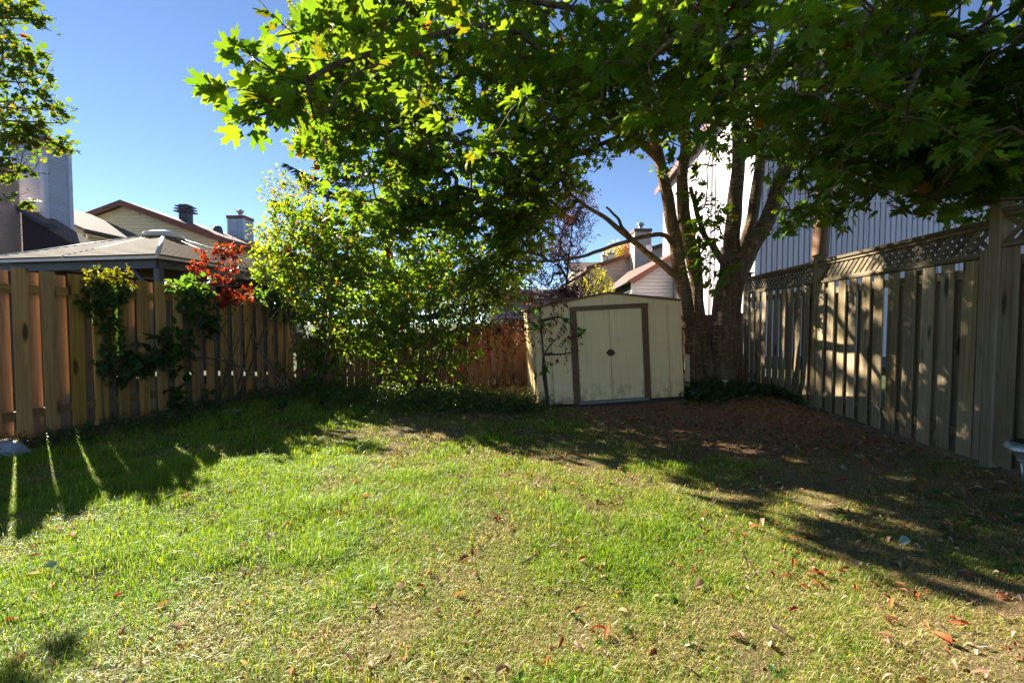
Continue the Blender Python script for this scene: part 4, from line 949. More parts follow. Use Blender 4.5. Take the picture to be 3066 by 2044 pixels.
spread_plant('yellowing_tree', 'tall tree with small yellow green leaves behind the corner shrub, against the sky', 'tree', (-5.2, 13.0),
    [E(1010, -60, 13, 110, 130, .8), E(990, 120, 13, 110, 120, .8), E(1000, 300, 13, 110, 110, .8), E(960, 430, 13, 80, 70, .7), E(890, 610, 13, 65, 70, .5), E(835, 715, 13, 48, 60, .4)],
    640, 18, .10, DIAMOND, 'leaf_shrub', lambda p, n: col_green(p, n, .35, .03, (.05, .09, .014), (.10, .14, .02)), 0,
    [[(-5.2, 13, 0), (-5.15, 13, 2.0), (-5.2, 13, 5.5), (-5.0, 13, 9.6)]], 'twig', stem_r=.09, lowz=1.0, spread=.25)
# purple leaved tree beyond the back fence
spread_plant('purple_tree', 'fine purple leaved tree beyond the back fence, left of the sky gap', 'tree', (1.5, 13.0),
    [E(1690, 690, 13, 80, 110, .8), E(1640, 800, 13, 90, 60, .7), E(1720, 620, 13, 60, 60, .6)], 420, 24, .055, DIAMOND, 'leaf_red',
    lambda p, n: lerp((.035, .02, .035), (.11, .04, .07), rng.random((n, 1))), 0, [[(1.5, 13, 0), (1.5, 13, 1.5), (1.6, 13, 3.0), (1.75, 13, 4.3)]], 'twig_dark', stem_r=.06, lowz=1.2, spread=.2)
spread_plant('burgundy_bush', 'dark burgundy bush showing above the shed roof', 'shrub', (1.9, 12.2), [E(1740, 870, 12.2, 75, 50, .5), E(1690, 890, 12.2, 60, 40, .5)], 120, 22, .055, DIAMOND, 'leaf_red',
    lambda p, n: lerp((.03, .014, .03), (.075, .03, .05), rng.random((n, 1))), 0, [[(1.9, 12.2, 0), (1.9, 12.2, .8), (1.95, 12.2, 1.6)]], 'twig_dark', lowz=.5)
spread_plant('golden_bush', 'bright yellow green bush above the shed roof beside the burgundy one', 'shrub', (2.6, 13.4), [E(1790, 865, 13.4, 42, 45, .4), E(1815, 900, 13.4, 40, 30, .4)], 90, 22, .05, DIAMOND, 'leaf_shrub',
    lambda p, n: lerp((.16, .17, .02), (.27, .25, .03), rng.random((n, 1))), 0, [[(2.6, 13.4, 0), (2.6, 13.4, .9), (2.65, 13.4, 1.9)]], 'twig', lowz=.5)
# far autumn trees
for nm, lb, u, v, a, b in (('autumn_tree', 'far round tree turning yellow above the peach roof', 1842, 765, (.14, .16, .015), (.36, .26, .02)), ('autumn_tree', 'far round tree in orange autumn leaf beside the peach chimney', 1880, 762, (.36, .10, .02), (.42, .19, .05))):
    q = P(u, v, 70); spread_plant(nm, lb, 'tree', (q[0], 70), [E(u, v, 70, 26, 28, 1.4), E(u + 6, v + 30, 70, 24, 26, 1.4)], 150, 20, .22, DIAMOND, 'leaf_red' if 'orange' in lb else 'leaf_shrub', lambda p, n, a=a, b=b: lerp(a, b, rng.random((n, 1))), 0, [[(q[0], 70, 0), (q[0], 70, 5), (q[0], 70, 10)]], 'twig', 'far autumn trees', stem_r=.2, lowz=3, spread=.6)
for u, v, Y, ru, lb in ((880, 900, 26, 150, 'added round tree far behind the corner shrubs'), (1080, 880, 30, 150, 'added broad tree far behind the spreading shrub, left one'), (1290, 890, 27, 140, 'added broad tree far behind the spreading shrub, middle one'), (1480, 900, 31, 130, 'added round tree far behind the grey white shed')):  # added trees that screen the bright horizon behind gaps in the shrubs
    q = P(u, v, Y); spread_plant('added_screen_tree', lb, 'tree', (q[0], Y), [E(u, v, Y, ru, 75, 1.5), E(u, v - 50, Y, ru * .6, 60, 1.2)], 170, 18, .26, DIAMOND, 'leaf_shrub', lambda p, n: col_green(p, n, .12, .02), 0, [[(q[0], Y, 0), (q[0], Y, 1.4), (q[0], Y, 3.0)]], 'twig', 'added trees far behind the back fence', stem_r=.14, lowz=.3, spread=.5)
# neighbour's maple reaching in at the top left
def left_maple():
    b = np.array([-7.6, 4.9, 0]); stems = [[(-7.6, 4.9, 0), (-7.6, 4.9, 2), (-7.5, 4.8, 3.5), (-7.4, 4.8, 6)]]
    for u, v in ((120, 60), (110, 250), (190, 330), (200, 370), (190, 430), (150, 520), (20, 600)): q = P(u, v, 4.6); stems.append([(-7.5, 4.8, q[2] - .3), (-6.6, 4.7, q[2] + .1), (-5.8, 4.65, q[2] + .08), q])
    lob = [E(-160, 250, 4.7, 190, 330, .7), E(-400, 0, 4.8, 300, 400, .9)]
    for u, v, ru, rv in ((20, 40, 70, 45), (95, 60, 45, 26), (30, 190, 55, 55), (90, 250, 40, 35), (160, 320, 40, 18), (185, 365, 34, 16), (60, 350, 75, 45), (130, 420, 60, 25), (175, 440, 35, 16), (40, 440, 50, 40), (30, 520, 60, 25), (0, 610, 22, 30)): lob.append(E(u, v, 4.6, ru, rv, .2))
    spread_plant('neighbour_maple', 'fine leaved green maple reaching in at the top left, in front of the sided chimney', 'tree', b, lob, 800, 11, .056, MAPLE_LO, 'leaf', lambda p, n: col_green(p, n, .10, .02, (.045, .10, .014), (.085, .145, .02), (.14, .13, .02), (.16, .07, .03)), 120, stems, 'twig', far=None, stem_r=.035, lowz=2.0, spread=.10,
                 keepf=lambda C: (lambda u, v: (u < 210) & (rng.random(len(u)) < np.where(u < -60, .12, .9)))(*project(C)))
left_maple()

# spruce behind the shrubs
def spruce():
    b = np.array([-4.35, 16.0, 0]); root = empty('spruce_tree', b, 'dark spruce standing behind the shrubs, its left bough tips against the sky', 'tree')
    H = 19.0; MB(b).tube([b, b + (.05, 0, H * .5), b + (0, 0, H)], [.19, .12, .02], 10, False, .04).build('trunk', M['twig_dark'], root)
    Lv = Leaves(); bm = MB(b); z = 1.8
    while z < H - .3:
        n = 6; rr = 3.9 * (1 - z / H) ** .75 + .1; ph = rng.random() * 6
        for k in range(n):
            a = ph + k * 2 * math.pi / n + rng.normal() * .2; L = rr * rng.uniform(.8, 1.15); t = np.linspace(0, 1, 8)
            pass
            d = np.array([math.cos(a), math.sin(a), 0]); p = b + np.array([0, 0, z]) + d * (t * L)[:, None] + np.column_stack([0 * t, 0 * t, -.28 * L * t + .30 * L * t ** 2.4])
            bm.tube(p, np.linspace(.022, .004, 8), 4, False)
            m = int(70 * L); f = rng.uniform(.12, 1, m) ** .8; q = np.stack([np.interp(f, t, p[:, i]) for i in range(3)], 1)
            side = np.cross(d, (0, 0, 1)); sg = rng.choice([-1, 1], m)
            tip = d * rng.uniform(.3, .9, (m, 1)) + side * (sg * rng.uniform(.2, 1.0, m))[:, None] + np.array([0, 0, -.45]) * rng.uniform(.3, 1.4, (m, 1))
            ext = rng.uniform(0, .30, m)[:, None] * (1.15 - f)[:, None]; tn = tip / np.linalg.norm(tip, axis=1)[:, None]
            Lv.add(q + tn * ext, frames(tip, rand_unit(m)), rng.uniform(.14, .26, m), lerp((.012, .028, .012), (.04, .062, .026), rng.random((m, 1))))
        z += .55 + .12 * rng.random()
    bm.build('branches', M['twig_dark'], root, 'stuff'); Lv.build(root, b, NEEDLE, M['needle'], 0, None, 5, 'needle', 'needles')
spruce()

# red creeper on the left fence
def red_creeper():
    b = (-4.75, 7.25)
    spread_plant('red_creeper', 'scarlet leaved creeper on bare twigs above the left fence', 'vine', b,
        [E(650, 800, 7.5, 65, 50, .18), E(610, 850, 7.5, 60, 35, .15), E(700, 880, 7.4, 45, 40, .12), E(560, 860, 7.5, 25, 30, .1), E(690, 770, 7.5, 25, 30, .1), E(640, 905, 7.3, 60, 30, .1)],
        105, 5, .10, CREEPER, 'leaf_red', lambda p, n: lerp((.24, .022, .012), (.38, .075, .022), rng.random((n, 1))) * rng.uniform(.6, 1.1, (n, 1)), 200,
        [[(-4.72, 7.2, 0), P(655, 1010, 7.2), P(700, 930, 7.25), P(690, 860, 7.35), P(640, 790, 7.5)], [(-4.7, 7.25, 0), P(720, 1000, 7.3), P(770, 900, 7.4), P(790, 820, 7.5), P(740, 740, 7.6)], [(-4.7, 7.2, 0), P(705, 980, 7.2), P(650, 880, 7.35), P(580, 830, 7.5)]],
        'twig', stem_r=.011, lowz=1.2, spread=.1, r0=.0022)
red_creeper()
spread_plant('bare_bush', 'leafless brown twigs standing above the red creeper', 'shrub', (-4.65, 7.6), [E(690, 790, 7.7, 90, 90, .2), E(740, 830, 7.7, 60, 80, .2)], 70, 2, .03, DIAMOND, 'leaf_dry',
    lambda p, n: lerp((.12, .05, .03), (.2, .1, .06), rng.random((n, 1))), 0, [[(-4.65, 7.6, 0), P(760, 960, 7.65), P(760, 850, 7.7), P(700, 730, 7.7)], [(-4.6, 7.6, 0), P(800, 950, 7.65), P(800, 850, 7.7), P(780, 740, 7.7)]], 'twig_dark', stem_r=.012, lowz=1.4, r0=.002)
# creeper hanging down the tan fence
def fence_creeper():
    sk = [(-5.0, 5.6, 0)]
    def on_fence(u, v, dy=.06):
        t = (u - 1533) / FPX; y = (FL[0] - FL[2] * FL[1]) / (t - FL[2]); p = P(u, v, y * (1 - .012)); p[0] += dy; return p
    lob = [];
    for u, v, ru, rv in ((310, 835, 55, 22), (290, 880, 45, 45), (310, 960, 42, 60), (330, 1050, 36, 60), (270, 920, 30, 40), (350, 890, 30, 45), (300, 1120, 26, 40)):
        c = on_fence(u, v); lob.append((c, (ru * 5.2 / FPX * .55, ru * 5.2 / FPX, rv * 5.2 / FPX)))
    top = on_fence(310, 1290); b = (top[0], top[1])
    spread_plant('green_creeper', 'green creeper with yellow crown hanging down the tan fence', 'vine', b, lob, 150, 5, .085, CREEPER, 'leaf_shrub',
        lambda p, n: np.where(p[:, 2:3] > 1.72, lerp((.055, .075, .014), (.095, .085, .016), rng.random((n, 1))), lerp((.03, .065, .018), (.06, .11, .025), rng.random((n, 1)))), 220,
        [[on_fence(300, 1290), on_fence(290, 1120), on_fence(310, 980), on_fence(300, 840)], [on_fence(320, 1290), on_fence(335, 1100), on_fence(340, 960), on_fence(330, 850)]], 'twig', stem_r=.01, lowz=.25, spread=.07, r0=.002, tipz=-.7, nrmv=1.2,
        keepf=lambda C: C[:, 0] > xl(C[:, 1]) + .03)
    for nm, lb, lobes, stems, sz, n, cl in (
        ('mulberry_sapling', 'sapling with large dark leaves before the tan fence', [((430, 1075), 70, 28), ((520, 1050), 50, 26), ((380, 1110), 40, 20), ((510, 1085), 45, 25), ((600, 980), 40, 40), ((560, 960), 30, 25), ((520, 1190), 40, 25), ((580, 1200), 30, 20), ((500, 1015), 30, 20)], [[(655, 1250), (640, 1120), (560, 1080), (400, 1090)], [(655, 1250), (650, 1100), (600, 980)], [(650, 1250), (600, 1210), (520, 1190)]], .15, 90, 4),
        ('fence_top_shrub', 'glossy dark leaved shrub spilling over the top of the tan fence', [((560, 880), 60, 28), ((510, 860), 40, 18), ((600, 890), 35, 30), ((800, 930), 60, 40), ((760, 900), 50, 30), ((840, 960), 40, 30)], [[(690, 1240), (660, 1050), (600, 930), (510, 862)], [(700, 1240), (740, 1050), (790, 940)]], .095, 95, 6)):
        L = [];
        for (u, v), ru, rv in lobes:
            c = on_fence(u, v, .16); L.append((c, (ru * 6 / FPX * .5, ru * 6 / FPX, rv * 6 / FPX)))
        S = [[on_fence(u, v, .16) for u, v in st] for st in stems]; b0 = S[0][0]
        for st in S: st[0] = np.array([b0[0], b0[1], ghs(b0[0], b0[1])])
        spread_plant(nm, lb, 'shrub', (b0[0], b0[1]), L, n, cl, sz, OVATE, 'leaf_shrub', lambda p, m: lerp((.022, .06, .028), (.05, .10, .035), rng.random((m, 1))), 120, S, 'twig', stem_r=.014, lowz=.15, spread=.1, tipz=-.4)
fence_creeper()
# bent old stems at the foot of the corner shrub
def stems(name, label, base, paths, r):
    base = np.array([*base, ghs(*base)]); root = empty(name, base, label, 'shrub')
    for k, pts in enumerate(paths):
        a = smooth_path(np.array([np.asarray(q, float) for q in pts]), 7); MB(base).tube(a, np.linspace(r, r * .3, len(a)), 8, True, .08, k).build('stem', M['twig'], root)
stems('crooked_stems', 'bare crooked stems leaning along the foot of the tan fence', (-3.95, 8.0),
    [[P(905, 1195, 7.75), P(800, 1150, 7.45), P(700, 1090, 7.2), P(600, 1070, 6.9), P(540, 1085, 6.7)], [P(900, 1195, 7.8), P(840, 1130, 7.7), P(790, 1050, 7.6), P(800, 980, 7.6), P(850, 900, 7.7)], [P(895, 1195, 7.8), P(820, 1120, 7.6), P(770, 1030, 7.5), P(740, 950, 7.5)],
     [P(1000, 1190, 8.1), P(1040, 1090, 8.1), P(1060, 1000, 8.2), P(1030, 900, 8.3)], [P(985, 1190, 8.1), P(960, 1100, 8.1), P(1000, 1030, 8.2), P(985, 930, 8.3)]], .024)
# withered sapling in front of the shed
spread_plant('withered_sapling', 'thin sapling with brown withered leaves in front of the shed left corner', 'sapling', (0.55, 6.55),
    [E(1640, 930, 6.5, 50, 40, .15), E(1660, 980, 6.5, 55, 30, .15), E(1680, 1040, 6.5, 60, 30, .15), E(1600, 1010, 6.6, 50, 50, .15), E(1690, 1090, 6.5, 30, 25, .1), E(1620, 880, 6.6, 40, 40, .15), E(1560, 900, 6.7, 40, 60, .15)],
    95, 6, .055, OVATE_N, 'leaf_dry', lambda p, n: lerp((.12, .035, .02), (.24, .10, .05), rng.random((n, 1))), 150,
    [[P(1642, 1222, 6.5), P(1632, 1110, 6.5), P(1622, 1000, 6.5), P(1618, 900, 6.5), P(1622, 820, 6.5)], [P(1642, 1222, 6.5), P(1625, 1090, 6.5), P(1650, 1030, 6.5), P(1690, 1000, 6.5)], [P(1628, 1060, 6.5), P(1680, 1060, 6.45), P(1740, 1050, 6.45)], [P(1622, 960, 6.5), P(1680, 950, 6.45), P(1720, 985, 6.45)]], 'twig_dark', stem_r=.022, lowz=.3, spread=.09, tipz=-1.2, r0=.0018)
spread_plant('climber', 'few fresh green leaves twining up the withered sapling', 'vine', (0.50, 6.5), [E(1625, 990, 6.45, 14, 30, .05), E(1690, 965, 6.42, 14, 14, .05), E(1620, 1100, 6.45, 18, 25, .05), E(1740, 1000, 6.4, 10, 8, .03), E(1605, 920, 6.5, 14, 22, .05)], 20, 3, .085, OVATE, 'leaf_shrub', lambda p, n: lerp((.04, .12, .015), (.07, .16, .02), rng.random((n, 1))), 30,
    [[P(1636, 1222, 6.48), P(1626, 1100, 6.47), P(1616, 990, 6.47), P(1612, 900, 6.5)]], 'twig_dark', stem_r=.006, lowz=.3, spread=.05, tipz=-.8)
spread_plant('dark_red_shrub', 'thin dark red leaved shrub between the spreading shrub and the shed', 'shrub', (-.35, 8.2), [E(1450, 930, 8.1, 80, 70, .3), E(1420, 860, 8.2, 60, 50, .3), E(1500, 1010, 8.0, 60, 70, .25), E(1420, 1040, 8.0, 60, 60, .25), E(1560, 990, 7.9, 50, 60, .2)], 190, 10, .06, OVATE_N, 'leaf_red',
    lambda p, n: np.where(rng.random((n, 1)) < .12, np.array([.05, .12, .02]), lerp((.035, .012, .012), (.13, .035, .025), rng.random((n, 1)))), 150, [[(-.35, 8.2, 0), (-.4, 8.15, .7), (-.5, 8.1, 1.4), (-.6, 8.1, 2.0)], [(-.3, 8.2, 0), (-.1, 8.1, .7), (0.0, 8.0, 1.3)], [(-.3, 8.2, 0), (-.25, 8.05, .6), (-.35, 8.0, 1.2)]], 'twig_dark', stem_r=.016, lowz=.25, r0=.002)

# ------------------------------------------------------------------ lawn
def in_yard(x, y, m=0.05):
    ok = (x > xl(y) + m) & (x < xr(y) - m) & (y < yback(x) - m)
    return ok & ~((x > .33) & (x < 2.75) & (y > 6.8) & (y < 8.9))
def in_view(x, y, m=150):
    u, v = project(np.stack([x, y, gh(x, y)], -1)); return (u > -m) & (u < 3066 + m) & (v < 2044 + m) & (y > .8)
def blades(n, ymin, ymax, dens_pow, length, width, seed, tall=False):
    r = np.random.default_rng(seed); y = ymin + (ymax - ymin) * r.random(n) ** dens_pow; x = (r.random(n) * 2 - 1) * (1.17 * y + .25)
    d = dirt(x, y); s = dry(x, y)
    dens = (1 - d) * (1 - .35 * np.clip(s - .6, 0, 1) / .4) * np.clip(-.15 + 2.0 * fbm(x, y, 3.0, 50), .12, 1)
    keep = in_yard(x, y) & in_view(x, y) & (r.random(n) < np.maximum(dens, .045)); x, y, s, d = x[keep], y[keep], s[keep], d[keep]; n = len(x)
    lush = 1 - s; tuft = vnoise(x, y, 3.2, 60)
    L = length * r.uniform(.55, 1.25, n) * (0.62 + .75 * lush) * (.55 + .95 * tuft ** 1.5); w = width * r.uniform(.7, 1.3, n) * (1 + .06 * y)
    az = r.random(n) * 2 * math.pi + vnoise(x, y, 2.0, 70) * 3; lean = r.uniform(.2, 1.25, n) + .45 * s
    dx, dy = np.cos(az), np.sin(az); z = gh(x, y) - .004
    px, py = -dy, dx; b = np.stack([x, y, z], 1); wv = np.stack([px, py, 0 * px], 1) * w[:, None] * .5
    hv = np.stack([dx, dy, 0 * dx], 1); up = np.array([0, 0, 1.])
    m1 = b + hv * (L * .28 * lean)[:, None] + up * (L * .58 * (1 - .22 * lean))[:, None]
    t = b + hv * (L * .75 * lean)[:, None] + up * (L * (1 - .5 * np.minimum(lean, 1.6)))[:, None]
    V = np.stack([b - wv, b + wv, m1 - wv * .8, m1 + wv * .8, t], 1).reshape(-1, 3); k = np.arange(n)[:, None] * 5
    T = np.concatenate([k + [0, 1, 3], k + [0, 3, 2], k + [2, 3, 4]], 1).reshape(-1, 3)
    g = r.random((n, 1)); green = lerp((.10, .225, .014), (.30, .42, .035), g); straw = lerp((.38, .30, .13), (.58, .48, .25), g)
    isd = (r.random(n) < np.clip(s * .85 - .10, .04, .75))[:, None]; col = np.where(isd, straw, green); col = col * r.uniform(.8, 1.15, (n, 1))
    col = np.where((r.random((n, 1)) < .18) & ~isd, col * np.array([1.5, 1.15, .8]), col)
    C = np.repeat(col[:, None, :], 5, 1).copy(); C[:, :2] *= .75; return V, T, C.reshape(-1, 3)  # roots darkened: shade among the blades is put into their colour
def lawn():
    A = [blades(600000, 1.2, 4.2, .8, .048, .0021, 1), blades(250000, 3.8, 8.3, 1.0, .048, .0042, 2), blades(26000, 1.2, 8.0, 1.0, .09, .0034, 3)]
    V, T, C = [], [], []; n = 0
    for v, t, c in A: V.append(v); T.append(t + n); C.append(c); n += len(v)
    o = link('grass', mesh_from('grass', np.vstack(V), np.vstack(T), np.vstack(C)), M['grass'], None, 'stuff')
    tag(o, 'patchy green and straw coloured lawn grass', 'grass')
lawn()

KEY_ = ovate(0.16, 0.9, 0.8)
def litter(name, label, n, region, size, cols, tpl, seed, mt='leaf_dry', lift=.012):
    r = np.random.default_rng(seed); x = r.uniform(-6, 6, n); y = r.uniform(1.5, 9.2, n); k = in_yard(x, y, .02) & (r.random(n) < region(x, y)); x, y = x[k], y[k]; n = len(x)
    p = np.stack([x, y, gh(x, y) + lift * r.random(n)], 1); az = r.random(n) * 6.283; tip = np.stack([np.cos(az), np.sin(az), r.normal(size=n) * .2], 1)
    nrm = np.stack([r.normal(size=n) * .35, r.normal(size=n) * .35, np.ones(n)], 1); cc = np.array(cols); c = cc[r.integers(0, len(cc), n)] * r.uniform(.7, 1.15, (n, 1))
    V, T, C = instance(tpl, p, frames(tip, nrm), r.uniform(.6, 1.3, n) * size, c)
    o = link(name, mesh_from(name, V, T, C), M[mt], None, 'stuff'); return tag(o, label, 'leaf litter' if 'litter' in name else 'ground cover')
ORANGE = [(.44, .13, .035), (.40, .10, .03), (.46, .30, .20), (.40, .26, .16), (.24, .06, .03), (.50, .36, .24), (.34, .15, .08)]
BROWN = [(.26, .13, .06), (.36, .20, .11), (.18, .09, .05), (.44, .30, .19), (.36, .11, .05), (.32, .23, .15)]
litter('leaf_litter', 'small brown leaf litter over the beds and bare soil', 20000, lambda x, y: dirt(x, y) * .85 + .01, .058, BROWN, CURL, 11)
litter('lawn_litter', 'tiny tan leaf scraps scattered through the lawn', 22000, lambda x, y: (1 - dirt(x, y)) * np.clip(dry(x, y), .12, 1) * np.clip(2.6 * vnoise(x, y, 2.2, 90) - .6, 0.1, 1), .030, [(.42, .30, .2), (.35, .22, .13), (.5, .4, .28), (.33, .13, .06)], CURL, 12, lift=.03)
litter('leaf_scatter', 'many small orange and tan leaves strewn through the lawn', 8000, lambda x, y: np.clip(.25 + .9 * (vnoise(x, y, 1.3, 95) - .3), .05, 1) * (x > -3.2), .056, ORANGE, KEY_, 14, lift=.03)
litter('straw_litter', 'dry straw bits on the bare soil below the maple', 9000, lambda x, y: np.clip(dirt(x, y) * 1.2, 0, 1) * (x > .5) * .9, .05, [(.38, .29, .19), (.3, .2, .12), (.22, .14, .09)], (DIAMOND[0] * np.array([.12, 1, .3]), DIAMOND[1]), 13)

def ground_cover(name, label, pts, n, size, col, seed, tpl=OVATE_N, h=.16):
    r = np.random.default_rng(seed); P_, Lf = [], Leaves(); V, F = [], []; nv = 0
    for (x, y, rad, m) in pts:
        q = r.normal(size=(m, 2)) * rad * .55 + (x, y); P_.append(q)
    q = np.vstack(P_); q = q[in_yard(q[:, 0], q[:, 1], .02)]; off = np.array([pts[0][0], pts[0][1], 0]); m = len(q)
    pos = []; tips = []
    for a, b in q:
        k = int(r.integers(4, 8)); hh = r.uniform(.3, 1) * h; g = ghs(a, b); tw = np.array([r.normal() * .5, r.normal() * .5, 1.]) * hh
        f = np.linspace(.3, 1, k); pos.append(np.array([a, b, g]) + tw * f[:, None]); az = np.arange(k) * 2.4 + r.random() * 6
        tips.append(np.stack([np.cos(az), np.sin(az), r.normal(size=k) * .3 - .05], 1))
        t, ff = tube_geo(np.array([[a, b, g], [a, b, g] + tw * .5, [a, b, g] + tw]), .0016, 3, False); V.append(t); F.append(np.array(ff) + nv); nv += len(t)
    pos, tips = np.vstack(pos), np.vstack(tips); n = len(pos); nrm = np.column_stack([r.normal(size=n) * .4, r.normal(size=n) * .4, np.ones(n)])
    A, T, C = instance(tpl, pos, frames(tips, nrm), r.uniform(.6, 1.3, n) * size, lerp(*col, r.random((n, 1))))
    o = link(name, mesh_from(name, A, T, C), M['leaf_shrub'], None, 'stuff'); tag(o, label, 'ground cover')
    s = link('stems', mesh_from('stems', np.vstack(V), np.vstack(F)), M['twig'], o, 'stuff')
ground_cover('periwinkle', 'low small leaved green ground cover below the shrubs', [(-2.6, 7.6, .9, 320), (-1.6, 7.2, .9, 520), (-.7, 7.0, .8, 560), (0.0, 6.7, .5, 240), (-3.4, 8.0, .6, 160)], 0, .07, ((.045, .085, .025), (.10, .15, .05)), 21, OVATE_N, .24)
ground_cover('bed_weeds', 'dark green weeds along the foot of the tan fence', [(-4.6, 5.4, .5, 90), (-4.3, 6.6, .5, 80), (-4.9, 4.6, .4, 110), (-4.0, 7.5, .4, 60), (-4.2, 5.9, .5, 70)], 0, .05, ((.025, .065, .025), (.05, .10, .035)), 22)
ground_cover('maple_weeds', 'leafy dark green weeds round the foot of the maple', [(2.75, 7.15, .35, 120), (3.5, 7.5, .45, 130), (4.2, 7.6, .35, 120), (4.55, 7.1, .25, 60), (3.1, 7.35, .3, 80)], 0, .085, ((.02, .07, .018), (.05, .115, .03)), 23, OVATE, .15)
ground_cover('lawn_weeds', 'small round leaved weeds dotted over the lawn and bare soil', [(2.6, 3.6, 1.0, 45), (3.3, 4.6, .9, 60), (1.6, 5.2, 1.0, 55), (.6, 1.9, .5, 14), (-.2, 4.2, 1.2, 26), (2.9, 2.6, .6, 30), (-1.5, 5.5, 1.0, 26), (3.4, 3.0, .4, 30)], 0, .038, ((.03, .09, .02), (.08, .16, .04)), 24, DIAMOND, .05)

# fallen leaves one can pick apart on the lawn
KEY = ovate(0.125, 0.55, 0.6); KEY2 = ovate(0.16, 1.1, 0.9)
def fallen():
    r = np.random.default_rng(31); kinds = [
        ('orange', 'narrow orange fallen leaf', [(.46, .13, .035), (.40, .10, .03), (.48, .18, .06), (.36, .12, .05)], 118, KEY, .066),
        ('red', 'dark red brown fallen leaf', [(.24, .055, .025), (.19, .05, .03)], 56, KEY2, .052),
        ('tan', 'pinkish tan dried leaf', [(.48, .31, .21), (.42, .28, .18), (.52, .38, .27)], 100, KEY2, .060),
        ('yellow', 'yellow fallen leaf', [(.48, .36, .06), (.42, .36, .06)], 14, KEY, .07),
        ('grey', 'pale grey green leaf turned face down', [(.30, .37, .28), (.26, .33, .27)], 9, OVATE, .062)]
    for key, look, cols, n, tpl, sz in kinds:
        meshes = []
        for c in cols:
            m = mesh_from('fallen_leaf', tpl[0], tpl[1], np.repeat(np.array([c]), len(tpl[0]), 0)); m.materials.append(M['leaf_dry']); meshes.append(m)
        k = 0
        while k < n:
            y = 1.35 + 4.4 * r.random() ** 1.35; x = r.uniform(-1.1, 1.1) * y
            if x < -2.6 - .1 * y: continue
            if not in_yard(np.array(x), np.array(y)) or (vnoise(x, y, 1.6, 80) < .42 and r.random() < .7) or (x < 0 and r.random() < .4): continue
            az = r.random() * 6.283; tip = np.array([[math.cos(az), math.sin(az), r.normal() * .25]]); nr = np.array([[r.normal() * .6, r.normal() * .6, 1.]])
            s = sz * r.uniform(.55, 1.3); m4 = np.eye(4); m4[:3, :3] = frames(tip, nr)[0] * s @ np.diag([r.uniform(.7, 1.4), 1, r.uniform(.5, 1.6)]); m4[:3, 3] = (x, y, ghs(x, y) + .020 + .014 * r.random())
            o = link('fallen_leaf', meshes[int(r.integers(len(meshes)))], None); o.matrix_world = Matrix(m4.tolist())
            u = 1533 + FPX * x / y
            where = 'left' if u < 1022 else 'middle' if u < 2044 else 'right'
            deep = 'foreground' if y < 2.2 else 'nearer half' if y < 3.4 else 'farther half'
            tag(o, '%s on the lawn, %s, %s third' % (look, deep, where), 'leaf', '%s fallen leaves, %s %s of the lawn' % (key, where, deep)); k += 1
fallen()

# ------------------------------------------------------------------ small things
def glass_clear():
    t = NT('clear plastic'); g = t.n('BsdfPrincipled', {'Base Color': (.75, .78, .78, 1), 'Roughness': .15, 'Transmission Weight': .85, 'IOR': 1.2}); t.t.links.new(g.outputs[0], t.out.inputs[0]); return t.m
M['clear'] = glass_clear()
def path_light(loc, lean, h, r, label):
    """solar stake light: stake, tapered lens, collar and flat lid"""
    root = empty('path_light', loc, label, 'path light', 'solar path lights'); root.rotation_euler = lean
    MB().tube([(0, 0, -.05), (0, 0, h * .62)], h * .022, 8).build('stake', M['galv'], root)
    MB().tube([(0, 0, h * .60), (0, 0, h * .66), (0, 0, h * .86)], [r * .25, r * .30, r * .72], 14, False).build('lens', M['clear'], root)
    MB().tube([(0, 0, h * .58), (0, 0, h * .63)], r * .28, 12).build('collar', M['galv'], root)
    lid = MB().tube([(0, 0, h * .86), (0, 0, h * .885), (0, 0, h * .97), (0, 0, h)], [r, r * 1.02, r * .72, r * .55], 16).build('lid', M['galv'], root)
    MB().box((0, 0, h + .004), (r * .7, r * .7, .008)).build('solar_cell', M['black_plastic'], lid)
q = P(2168, 1202, 7.3); path_light((q[0], 7.3, ghs(q[0], 7.3)), (0, R(3), 0), .25, .052, 'small pale path light standing at the foot of the maple')
q = P(3062, 1462, 3.45); path_light((q[0], 3.45, ghs(q[0], 3.45)), (R(4), R(-9), 0), .37, .105, 'larger leaning metal path light beside the lattice fence post')
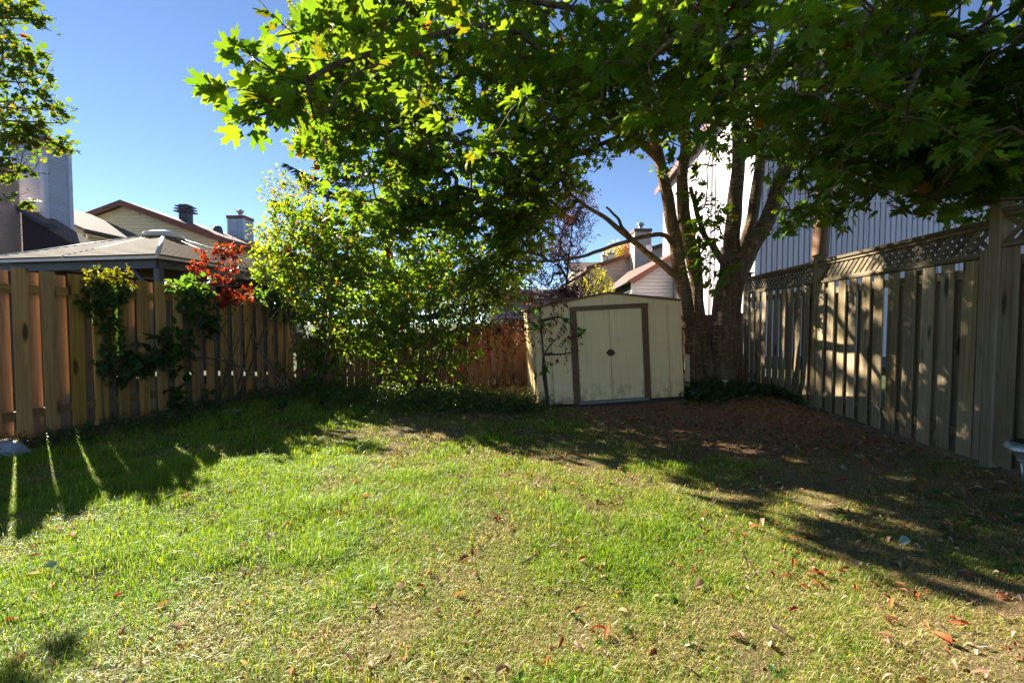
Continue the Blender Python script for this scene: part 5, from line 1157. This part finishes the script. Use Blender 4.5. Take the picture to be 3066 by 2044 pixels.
# cream plank leaning between shed and maple
q = P(2058, 1180, 8.0); b = MB(); b.box((0, 0, .28), (.10, .02, .62), None, .003); o = b.build('plank', M['siding_cream']); o.location = (q[0], 8.0, ghs(q[0], 8.0) - .03); o.rotation_euler = (R(-5), R(3), R(20)); tag(o, 'short cream plank leaning between the shed and the maple trunk', 'plank')
def stone(name, label, u, v, Y, size, mt, seed):
    import bmesh
    bm = bmesh.new(); bmesh.ops.create_icosphere(bm, subdivisions=3, radius=1.0); r = np.random.default_rng(seed); off = r.random(3) * 10
    for w in bm.verts:
        n = 1 + .22 * math.sin(w.co.x * 2.3 + off[0]) * math.cos(w.co.y * 2.1 + off[1]) + .12 * math.sin(w.co.z * 4 + off[2] + w.co.x * 3); w.co = Vector((w.co.x * size[0], w.co.y * size[1], w.co.z * size[2])) * n
    me = bpy.data.meshes.new(name); bm.to_mesh(me); bm.free(); me.polygons.foreach_set('use_smooth', np.ones(len(me.polygons), bool))
    p = P(u, v, Y); o = link(name, me, mt); o.location = (p[0], Y, ghs(p[0], Y) + size[2] * .35); return tag(o, label, 'stone')
stone('garden_stone', 'rounded pale grey stone at the left edge by the fence foot', 22, 1370, 4.25, (.19, .14, .11), M['stone'], 1)
stone('garden_stone', 'flat buff stone lying in the bed before the tan fence', 688, 1245, 6.3, (.17, .09, .04), paint('buff stone', (.25, .18, .12), .9), 2)
def ground_spot(u, v, Y, label):
    p = P(u, v, Y); loc = np.array([p[0], Y, ghs(p[0], Y)]); root = empty('plant_pot', loc, label, 'pot', 'small black pots in the bed')
    MB(loc).tube([loc, loc + (0, 0, .085)], [.042, .055], 14, False).build('pot_wall', M['black_plastic'], root); MB(loc).tube([loc + (0, 0, .08), loc + (0, 0, .098)], .06, 14, False).build('rim', M['black_plastic'], root); MB(loc).tube([loc + (0, 0, .06), loc + (0, 0, .068)], .049, 14).build('soil', M['twig_dark'], root)
ground_spot(846, 1232, 6.6, 'small black pot in the bed near the crooked stems'); ground_spot(970, 1228, 6.75, 'small black pot in the bed nearer the ground cover')
# fallen twigs
def twig(pts, r, label):
    a = np.array([[x, y, ghs(x, y) + .015] for x, y in pts]); b = a[0].copy(); o = MB(b).tube(smooth_path(a, 5), r, 6, True, .1).build('fallen_twig', M['twig']); o.location = b; tag(o, label, 'twig')
g = lambda u, v: (lambda d: (d[0], d[1]))(CAM + (P(u, v, 1.0) - CAM) * (CAM[2] / (CAM[2] - P(u, v, 1.0)[2])))
twig([g(420, 1322), g(520, 1314), g(600, 1306)], .012, 'long pale twig lying before the tan fence'); twig([g(470, 1270), g(505, 1300), g(512, 1312)], .008, 'short bent twig beside the long one in the bed')
twig([g(2420, 1226), g(2490, 1230)], .012, 'stick lying at the foot of the lattice fence'); twig([g(1560, 1690), g(1610, 1660)], .004, 'thin twig lying in the sunlit lawn')
